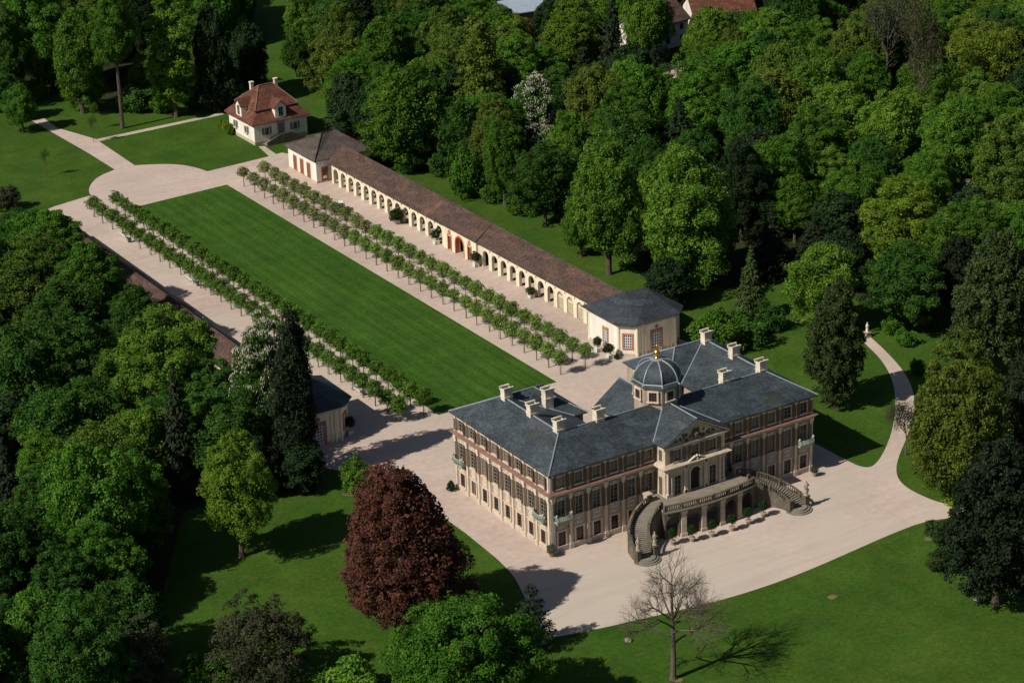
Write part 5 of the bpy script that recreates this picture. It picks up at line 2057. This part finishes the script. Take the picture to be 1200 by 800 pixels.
T_F = [
    (45, 40, 40, 62, 'tall', 'mid'), (90, 62, 34, 62, 'tall', 'mid'), (5, 65, 26, 50, 'tall', 'dark'), (200, 62, 27, 66, 'column', 'fresh'), (247, 62, 24, 66, 'yew', 'deep'), (290, 64, 24, 46, 'yew', 'deep'), (268, 98, 18, 30, 'yew', 'deep'),
    (24, 124, 20, 26, 'round', 'mid'), (5, 112, 20, 26, 'round', 'dark'), (62, 78, 18, 24, 'bush', 'yellow'), (105, 104, 20, 22, 'round', 'mid'), (158, 116, 20, 15, 'bush', 'dark'), (188, 122, 14, 10, 'bush', 'mid'),
    (160, 30, 26, 46, 'tall', 'deep'), (40, 105, 14, 12, 'bush', 'mid'), (8, 232, 16, 14, 'bush', 'brown'), (225, 118, 12, 10, 'bush', 'dark'),
]
for L, zone in ((T_B, ZB), (T_R, ZR_), (T_L, ZL), (T_F, ZF)):
    for q in L:
        tree(*q[:6], zone, clear=q[6] if len(q) > 6 else None)
tree(132, 34, 26, 48, 'tall', 'mid', ZF, clear=13, label='tall broadleaf tree with a long bare trunk at the top left')
tree(277, 572, 47, 62, 'fine', 'yellow', ZS, clear=3.2, label='round olive yellow tree standing alone on the left lawn')
tree(471, 638, 82, 117, 'beech', 'purple', ZS, label='large dark red copper beech beside the left palace wall')
tree(545, 775, 92, 86, 'big', 'mid', ZS, label='broad bright green tree at the bottom edge before the copper beech')
tree(623, 720, 34, 44, 'cedar', 'needle', ZS, label='dark layered cedar between green tree and gravel at the bottom')
tree(415, 557, 19, 21, 'bush', 'fresh', ZS, label='small bright green bush by the left pavilion court')
tree(305, 752, 58, 54, 'open', 'brown', ZS, label='brownish thinly leaved tree on the lower left lawn')
tree(240, 792, 34, 22, 'bush', 'mid', ZS, label='mid green bush at the bottom edge below the brownish tree')
tree(410, 797, 36, 20, 'bush', 'bright', ZS, label='low bright green bush at the bottom edge left of the broad tree')
tree(980, 395, 35, 84, 'thuja', 'thuja', ZS, label='dense dark conifer between the palace right end and curving path')
tree(1166, 345, 48, 92, 'thuja', 'thuja', ZS, label='large dark conifer at the right edge above the yellow green tree')
tree(1122, 500, 64, 92, 'fine', 'olive', ZS, clear=1.0, label='wide yellow green tree right of the curving path')
tree(1172, 602, 60, 112, 'thuja', 'needle', ZS, label='huge blackish conifer at the right edge by the gravel')
tree(1198, 470, 34, 60, 'yew', 'needle', ZS, label='dark yew at right edge between the two big conifers')
tree(1062, 512, 22, 22, 'sparse', 'brown', ZS, clear=.2, label='bare reddish shrub overhanging the curving path')
tree(1106, 623, 21, 12, 'bush', 'thuja', ZS, label='low green bush beside the gravel corner on right lawn')
tree(1106, 654, 20, 13, 'bush', 'thuja', ZS, label='low dark bush under the huge right conifer')
tree(1128, 575, 26, 18, 'bush', 'yellow', ZS, label='yellow green bush beside the gravel at the right')
tree(1060, 395, 12, 10, 'bush', 'mid', ZS, label='small green shrub by the bend of the curving path')
tree(1075, 430, 9, 9, 'bush', 'dark', ZS, label='small dark shrub touching the curving path')
# saplings on the far left lawn
for px, py, lb in ((55, 190, 'thin young sapling alone on the far left lawn'), (112, 135, 'thin young sapling beside the junction of far paths'), (110, 150, 'tiny sapling stake near the far path junction')):
    x, y = at(px, py + 17)
    o = thing('sapling', lb, 'tree', (x, y, 0))
    newobj('trunk', TRUNK[1], o, (0, 0, 0), 0, (.16, .16, .32))
    br, lf, rad, hz = SPARSE[0]
    c = newobj('crown', lf, o, (0, 0, 3.2), 1, (.9 / rad, .9 / rad, 1.5 / hz))
    c.color = (*COL['mid'], 1)
    newobj('branches', br, o, (0, 0, 3.2), 1, (.9 / rad, .9 / rad, 1.5 / hz))


# ------------------------------------------------------------------ filling the woods between them
def inside(p, poly):
    x, y = p
    c = False
    n = len(poly)
    for i in range(n):
        x1, y1 = poly[i]
        x2, y2 = poly[(i + 1) % n]
        if (y1 > y) != (y2 > y) and x < (x2 - x1) * (y - y1) / (y2 - y1) + x1:
            c = not c
    return c


W1_ = P([(400, 150), (452, 180), (500, 196), (560, 218), (640, 240), (690, 275), (750, 322), (855, 372), (870, 345), (925, 322), (1010, 352), (1075, 352), (1140, 368), (1180, 440), (1330, 430), (1360, -130), (430, -150), (372, -20), (385, 70)])
W2_ = P([(-60, 82), (55, 100), (105, 108), (180, 118), (255, 112), (262, 70), (300, 40), (250, -60), (190, -150), (-60, -150)])
W3_ = P([(-90, 262), (40, 262), (95, 300), (150, 380), (215, 460), (300, 520), (330, 552), (222, 590), (180, 640), (186, 720), (190, 770), (150, 860), (-90, 880)])
houses = [(*at(608, 6, 6), 12), (*at(766, 24, 6), 11), (*at(842, 6, 6), 11), (*at(787, 86, 2.5), 4)]


def sees_house(x, y, top):
    """keep the gaps through which the far houses are seen"""
    for hx, hy, hr in ((625, 6, 6), (776, 36, 6), (850, 4, 6), (793, 88, 8), (330, 22, 20), (890, 330, 10), (995, 8, 10)):
        px, py = pix(x, y, top)
        px2, py2 = pix(x, y, top * .5)
        if abs(px - hx) < hr + 14 and py < hy + hr and py2 > hy - hr:
            return True
    return False


VIS_L = [(-150, 225), (62, 246), (96, 292), (136, 345), (190, 378), (246, 412), (285, 440), (330, 470), (330, 585), (200, 640), (190, 830), (150, 900), (-150, 900)]
VIS_F = [(-150, -400), (250, -400), (312, 60), (262, 120), (180, 126), (105, 122), (58, 112), (-150, 90)]
nfill = 0
for poly, zone, tries, rmin in ((W1_, ZB, 5200, 4.3), (W2_, ZF, 900, 4.3), (W3_, ZL, 700, 4.3)):
    xs, ys = [p[0] for p in poly], [p[1] for p in poly]
    for _ in range(tries):
        x, y = RNG.uniform(min(xs), max(xs)), RNG.uniform(min(ys), max(ys))
        if not inside((x, y), poly):
            continue
        gx, gy = pix(x, y, 6)
        if gx < -45 or gx > 1245 or gy < -35 or gy > 870:
            continue
        RR = RNG.uniform(4.8, 7.4)
        if any((x - a) ** 2 + (y - b) ** 2 < ((r + RR) * .67) ** 2 for a, b, r in PLACED):
            continue
        if any((x - a) ** 2 + (y - b) ** 2 < (r + RR * .6) ** 2 for a, b, r in houses):
            continue
        HZ = RR * RNG.uniform(1.0, 1.4)
        clear = RNG.uniform(.6, 1.8)
        if sees_house(x, y, clear + 2 * HZ):
            continue
        if zone != ZB:
            cv = VIS_L if zone == ZL else VIS_F
            q0, q1 = pix(x, y, clear + 2 * HZ), pix(x + RR * .8, y - RR * .3, clear + HZ)
            q2 = pix(x, y, 1)
            if not (inside(q0, cv) and inside(q1, cv) and inside(q2, cv)):
                continue
        kind = RNG.choices(['round', 'tall', 'fine', 'open', 'yew', 'spruce', 'sparse'], [6, 6, 6, 2, 1.6, .8, 0])[0]
        col = {'yew': 'deep', 'spruce': 'needle', 'sparse': 'grey'}.get(kind) or RNG.choices(['mid', 'dark', 'fresh', 'olive', 'bright', 'yellow'], [6, 5, 3, 3, 2, 1])[0]
        if zone == ZL and col in ('bright', 'yellow', 'fresh', 'olive'):
            col = 'dark'
        tree_at(x, y, RR, HZ, clear, kind, col, ZR_ if (zone == ZB and gx > 820) else zone)
        nfill += 1
print('fill trees', nfill, 'all', len(TREES))

# labels: what sets each tree apart is its colour and kind, then its place along the wood
fam = {}
for t in TREES:
    if t['label']:
        tag(t['o'], t['label'], None, None)
        if t['zone'] != ZS:
            t['o']['group'] = 'trees ' + t['zone']
        continue
    fam.setdefault((t['zone'], t['col'], t['words']), []).append(t)
for (zone, col, words), L in fam.items():
    L.sort(key=lambda t: pix(t['x'], t['y'], t['z'])[0])
    for i, t in enumerate(L):
        pre = ADJ[col] + ' ' + words
        if len(L) == 1:
            lb = 'the only ' + pre + ' ' + zone
        else:
            lb = pre + ', ' + ordinal(i + 1) + ' such from left ' + zone
        tag(t['o'], lb, None, 'trees ' + zone)

# ------------------------------------------------------------------ clipped lindens in four rows
LT = MB()
LT.tube((0, 0, 0), (0, 0, 2.6), .085, .06, 6)
LT.tube((0, 0, 2.3), (.35, .1, 3.0), .04, .02, 4)
LT.tube((0, 0, 2.3), (-.25, .3, 3.0), .04, .02, 4)
LT.tube((.18, -.16, 0), (.18, -.16, 1.7), .03, .03, 4)
lin_trunk = LT.mesh('trunk', M_bark2)


def row_y(i):
    return 51.8 + 3.70 * i + 0.0119 * i * i


rows = [(lambda t: 35.1, 'lawn-side row right of the lawn'), (lambda t: 39.8, 'arcade-side row right of the lawn'),
        (lambda t: 8.9 - .9 * t, 'lawn-side row left of the lawn'), (lambda t: 4.5 - 1.3 * t, 'outer row left of the lawn')]
for xf, words in rows:
    for i in range(30):
        y = row_y(i) + RNG.uniform(-.12, .12)
        if 'left' in words:
            y = 51.3 + (y - 51.8) * 1.018
        x = xf(i / 29) + RNG.uniform(-.12, .12)
        o = thing('linden_tree', 'clipped young linden, %s from the palace in the %s' % (ordinal(i + 1), words), 'tree', (x, y, 0), RNG.uniform(0, 6.28), 'clipped lindens lining the lawn')
        newobj('trunk', lin_trunk, o)
        me, r0, h0 = RNG.choice(CROWN['linden'])
        s = RNG.uniform(.88, 1.12) * (.86 if 'right' in words else .92)
        thin = 'right' in words
        c = newobj('crown', me, o, (0, 0, 3.25 if 'right' in words else 3.1), 0, (s, s, s * RNG.uniform(.92, 1.1) * (1.0 if 'right' in words else 1.06)))
        j = RNG.uniform(.85, 1.2)
        base = (0.155, 0.25, 0.048) if thin else (0.088, 0.175, 0.024)
        if i > 18 and thin:
            base = (0.21, 0.25, 0.09)
        c.color = (base[0] * j, base[1] * j, base[2] * j, 1)


# ------------------------------------------------------------------ the bare tree at the front
bx, by = at(789, 795)
bt = thing('bare_tree', 'leafless tree standing alone on the front lawn', 'tree', (bx, by, 0))
rs = np.random.RandomState(77)
mb = MB()
mb.tube((0, 0, 0), (0, 0, .5), .55, .40, 10)
mb.tube((0, 0, .5), (.05, 0, 4.2), .40, .33, 10)
mb.tube((.05, 0, 4.2), (0, .1, 8.2), .33, .26, 9)
mb.mesh('trunk', M_bark2)
newobj('trunk', mb.mesh('trunk', M_bark2), bt)
mb = MB()
for k in range(11):
    a = k * 2.4 + rs.normal() * .3
    z = 6.0 + .36 * k if k > 1 else 5.0 + k
    z = min(z, 8.2)
    el = .35 + .09 * k
    branches(mb, (0, .05, z), Vector((math.cos(a), math.sin(a), el)).normalized(), 4.6 - .12 * k, .135, 3, rs, spread=.6, up=.10, kids=(3, 5))
branches(mb, (0, .1, 8.2), Vector((0, 0, 1)), 5.2, .22, 3, rs, spread=.55, up=.1, kids=(2, 4))
newobj('branches', mb.mesh('branches', M_bark2), bt)


# ------------------------------------------------------------------ potted plants and clipped balls
def potted(px, py, label, kind='ball', r=.8, tub=False, stem=.55, col=(0.022, 0.052, 0.014), xy=None, group=None):
    x, y = xy or at(px, py)
    o = thing('potted_tree' if kind == 'ball' else 'potted_bush', label, 'potted plant', (x, y, 0), 0, group)
    mb = MB()
    if tub:
        mb.box(-.42, .42, -.42, .42, .08, .75)
        for sx in (-1, 1):
            for sy in (-1, 1):
                mb.box(sx * .44 - .06, sx * .44 + .06, sy * .44 - .06, sy * .44 + .06, 0, .88)
        me = mb.mesh('tub', M_tub)
    else:
        mb.lathe(0, 0, [(.28, 0), (.32, .06), (.27, .12), (.42, .6), (.48, .64), (.46, .74), (.38, .74), (.34, .66)], 12)
        me = mb.mesh('pot', M_pot)
    newobj('tub' if tub else 'pot', me, o)
    me, r0, h0 = CROWN[kind][0]
    if kind in ('ball',):
        mb = MB()
        mb.tube((0, 0, .6), (0, 0, .75 + stem + r * .5), .05, .045, 6)
        newobj('stem', mb.mesh('stem', M_bark), o)
        zc = .75 + stem + r * .8
    else:
        zc = .7 + r / r0 * h0 * .9
    c = newobj('crown', me, o, (0, 0, zc), RNG.uniform(0, 6), (r / r0, r / r0, r / r0))
    c.color = (*col, 1)
    return o


spots6 = [(15.3, -7.5), (18.1, -8.3), (21.2, -8.7), (24.6, -8.9), (27.7, -8.6), (30.8, -8.0)]
for i, q in enumerate(spots6):
    potted(0, 0, 'clipped ball tree in a stone pot below the terrace, %s from left' % ordinal(i + 1), xy=q, group='ball trees below the terrace', r=.72)
potted(465, 262, 'dark round bush in a tub before the far arcade', 'bush', 1.5, True)
potted(511, 286, 'ball tree in white tub left of the red gate', 'ball', .95, True, .5)
potted(557.5, 312.5, 'ball tree in white tub right of the red gate', 'ball', .95, True, .5)
potted(622.5, 349, 'leafy plant in a tub before the last open arches', 'bush', .9, True, col=(0.05, 0.07, 0.03))
potted(700.5, 412, 'ball tree in a tub by arcade end of the near white pavilion', 'ball', .8, True, .5)
potted(714.5, 420, 'ball tree in a white tub before the pavilion door', 'ball', .8, True, .5)
potted(410.5, 509, 'dark ball tree in the shade of the left pavilion', 'ball', .9, True, .7)
potted(646, 652, 'spreading plant in a pot at the front left palace corner', 'bush', .75, False, col=(0.12, 0.135, 0.09))
potted(954, 558, 'small green plant in a stone pot at the right palace corner', 'bush', .6, False, col=(0.07, 0.10, 0.06))
for px, py, lb in ((528.5, 575, 'dark cone shaped shrub at the rear left palace corner'), (709, 413, 'small cone shrub between the two ball trees by the pavilion'), (723, 421, 'small cone shrub against the near pavilion corner')):
    x, y = at(px, py)
    o = thing('cone_shrub', lb, 'shrub', (x, y, 0))
    me, r0, h0 = CROWN['cone'][0]
    k = .85 if px < 600 else .55
    c = newobj('crown', me, o, (0, 0, h0 * k * .97), 0, (k, k, k))
    c.color = (0.020, 0.050, 0.014, 1)


# ------------------------------------------------------------------ benches, vehicle, path statue
def bench(px, py, label, rot=math.pi / 2):
    x, y = at(px, py)
    o = thing('bench', label, 'bench', (x, y, 0), rot, 'pale benches in the left alley')
    Lh = 1.5
    s_ = MB()
    for k in range(4):
        s_.box(-Lh, Lh, -.25 + k * .13, -.15 + k * .13, .44, .48)
    newobj('seat', s_.mesh('seat', M_bench), o)
    s_ = MB()
    for k in range(5):
        s_.hexa([(-Lh, .27 + .03 * k, .55 + .1 * k), (Lh, .27 + .03 * k, .55 + .1 * k), (Lh, .31 + .03 * k, .55 + .1 * k), (-Lh, .31 + .03 * k, .55 + .1 * k)],
                [(-Lh, .29 + .03 * k, .635 + .1 * k), (Lh, .29 + .03 * k, .635 + .1 * k), (Lh, .33 + .03 * k, .635 + .1 * k), (-Lh, .33 + .03 * k, .635 + .1 * k)])
    newobj('backrest', s_.mesh('backrest', M_bench), o)
    for sx in (-1.35, 0, 1.35):
        for y0 in (-.2, .24):
            l_ = MB()
            l_.box(sx - .04, sx + .04, y0 - .04, y0 + .04, 0, .44 if y0 < 0 else 1.0)
            newobj('leg', l_.mesh('leg', M_bench), o)
    for sx in (-1.4, 1.4):
        l_ = MB()
        l_.box(sx - .04, sx + .04, -.25, .3, .66, .7)
        newobj('armrest', l_.mesh('armrest', M_bench), o)


bench(146, 279, 'pale bench under the far lindens of the left alley')
bench(224, 330, 'pale bench under the middle lindens of the left alley')
bench(419, 459, 'long pale bench under the near lindens of the left alley')


def bin_(px, py, label):
    x, y = at(px, py)
    o = thing('litter_bin', label, 'litter bin', (x, y, 0), 0, 'dark bins beside the benches')
    mb = MB()
    mb.lathe(0, 0, [(.24, 0), (.28, .1), (.32, .8), (.34, .82), (.34, .88), (.28, .88), (.26, .5)], 12)
    newobj('body', mb.mesh('body', M_card), o)
    mb = MB()
    mb.box(-.03, .03, .3, .36, 0, 1.1)
    newobj('post', mb.mesh('post', M_black), o)


bin_(151.5, 284, 'dark litter bin beside the far bench')
bin_(232, 335, 'dark litter bin beside the middle bench')
bin_(426.5, 463, 'dark litter bin beside the near bench')

vx, vy = at(399, 247)
car = thing('utility_vehicle', 'dark utility vehicle with white cab roof parked by the far lindens', 'vehicle', (vx, vy, 0), R(60))
mb = MB()
mb.hexa([(-1.9, -.8, .45), (1.9, -.8, .45), (1.9, .8, .45), (-1.9, .8, .45)], [(-1.85, -.78, 1.05), (1.8, -.78, 1.0), (1.8, .78, 1.0), (-1.85, .78, 1.05)])
mb.hexa([(.75, -.76, 1.0), (1.78, -.74, .98), (1.78, .74, .98), (.75, .76, 1.0)], [(.8, -.7, 1.25), (1.65, -.66, 1.15), (1.65, .66, 1.15), (.8, .7, 1.25)])
newobj('body', mb.mesh('body', M_card), car)
mb = MB()
mb.hexa([(-.65, -.76, 1.03), (.85, -.76, 1.03), (.85, .76, 1.03), (-.65, .76, 1.03)], [(-.55, -.66, 1.85), (.45, -.66, 1.85), (.45, .66, 1.85), (-.55, .66, 1.85)])
newobj('cab_window', mb.mesh('cab_window', M_glass), car)
mb = MB()
mb.hexa([(-.65, -.72, 1.85), (.55, -.72, 1.85), (.55, .72, 1.85), (-.65, .72, 1.85)], [(-.55, -.66, 1.95), (.45, -.66, 1.95), (.45, .66, 1.95), (-.55, .66, 1.95)])
newobj('cab_roof', mb.mesh('cab_roof', M_carw), car)
mb = MB()
for y0, y1, x0, x1 in ((-.8, -.74, -1.9, -.7), (.74, .8, -1.9, -.7), (-.74, .74, -1.9, -1.84)):
    mb.box(x0, x1, y0, y1, 1.055, 1.4)
newobj('load_bed', mb.mesh('load_bed', M_bluedoor), car)
for sx in (-1.2, 1.2):
    for sy in (-.78, .78):
        mb = MB()
        c = []
        for dy, r in ((-.11, .34), (-.09, .4), (.09, .4), (.11, .34)):
            c.append([(sx + r * math.cos(k * math.pi / 7), sy + dy, .42 + r * math.sin(k * math.pi / 7)) for k in range(14)])
        for i in range(3):
            mb.hexa(c[i], c[i + 1])
        wo = newobj('wheel', mb.mesh('wheel', M_black), car)
        mb = MB()
        s = 1 if sy > 0 else -1
        c = [[(sx + .2 * math.cos(k * math.pi / 6), sy + s * d, .42 + .2 * math.sin(k * math.pi / 6)) for k in range(12)] for d in (.1, .13)]
        mb.hexa(*c)
        newobj('rim', mb.mesh('rim', M_bench), wo)
for sy in (-.5, .5):
    mb = MB()
    mb.box(1.78, 1.83, sy - .13, sy + .13, .75, .92)
    newobj('headlight', mb.mesh('headlight', M_carw), car)

# a parked car glimpsed at the top edge beyond the wood
cx_, cy_ = at(994, 9, .8)
pc_ = thing('parked_car', 'pale silver car parked beyond the wood at the top edge', 'car', (cx_, cy_, 0), R(-25))
mb = MB()
mb.hexa([(-2.1, -.85, .3), (2.1, -.85, .3), (2.1, .85, .3), (-2.1, .85, .3)], [(-2.1, -.82, .85), (2.05, -.8, .75), (2.05, .8, .75), (-2.1, .82, .85)])
mb.hexa([(-1.9, -.72, 1.36), (.35, -.72, 1.38), (.35, .72, 1.38), (-1.9, .72, 1.36)][:0] or [(-1.5, -.66, 1.38), (.3, -.66, 1.4), (.3, .66, 1.4), (-1.5, .66, 1.38)], [(-1.3, -.6, 1.46), (.1, -.6, 1.47), (.1, .6, 1.47), (-1.3, .6, 1.46)])
newobj('body', mb.mesh('body', M_bench), pc_)
mb = MB()
mb.hexa([(-2.0, -.78, .84), (1.0, -.78, .8), (1.0, .78, .8), (-2.0, .78, .84)], [(-1.5, -.65, 1.38), (.3, -.65, 1.4), (.3, .65, 1.4), (-1.5, .65, 1.38)])
newobj('cab_window', mb.mesh('cab_window', M_glass), pc_)
for wx_ in (-1.3, 1.3):
    for wy_ in (-.8, .8):
        mb = MB()
        c = [[(wx_ + .32 * math.cos(k * math.pi / 7), wy_ + d, .33 + .32 * math.sin(k * math.pi / 7)) for k in range(14)] for d in (-.1, .1)]
        mb.hexa(*c)
        newobj('wheel', mb.mesh('wheel', M_black), pc_)

sx, sy = at(1016, 394.5)
statue(sx, sy, .9, 'pale weathered statue on a pedestal at the upper end of the curving path', .95, mt=M_cream)
ped_ = thing('statue_pedestal', 'grey stone pedestal under the pale statue by the curving path', 'pedestal', (sx, sy, 0))
mb = MB()
mb.box(-.6, .6, -.6, .6, 0, .2)
mb.box(-.45, .45, -.45, .45, .2, .75)
mb.box(-.55, .55, -.55, .55, .75, .9)
newobj('plinth', mb.mesh('plinth', M_statue), ped_)

# small white boulders in the front lawn
for px, py, lb in ((1145, 704, 'small grey boulder on the right lawn by the conifer'), (736, 751, 'small pale boulder on the front lawn left of the bare tree')):
    x, y = at(px, py)
    o = thing('boulder', lb, 'boulder', (x, y, 0))
    mb = MB()
    mb.lathe(0, 0, [(.3, -.02), (.5, .1), (.46, .3), (.3, .45), (.08, .5)], 8)
    me = mb.mesh('stone', M_statue)
    for v in me.vertices:
        v.co += Vector((RNG.uniform(-.07, .07), RNG.uniform(-.07, .07), RNG.uniform(-.03, .05)))
    newobj('stone', me, o)


# low hedge shrubs against the white house
x, y = at(266, 150)
for k in range(4):
    o = tree_at(48.0, 203.2 - k * 1.3 + 3, 1.1, 1.2, .05, 'bush', 'yellow', 'house', label='yellow green hedge shrub by the white house, %s from the far end' % ordinal(k + 1))
    tag(o, TREES[-1]['label'], 'shrub', 'hedge shrubs beside the white house')

# the prototypes themselves are not part of the place
def drop(o):
    for ch in list(o.children):
        drop(ch)
    bpy.data.objects.remove(o, do_unlink=True)


for o in PROTOS:
    drop(o)
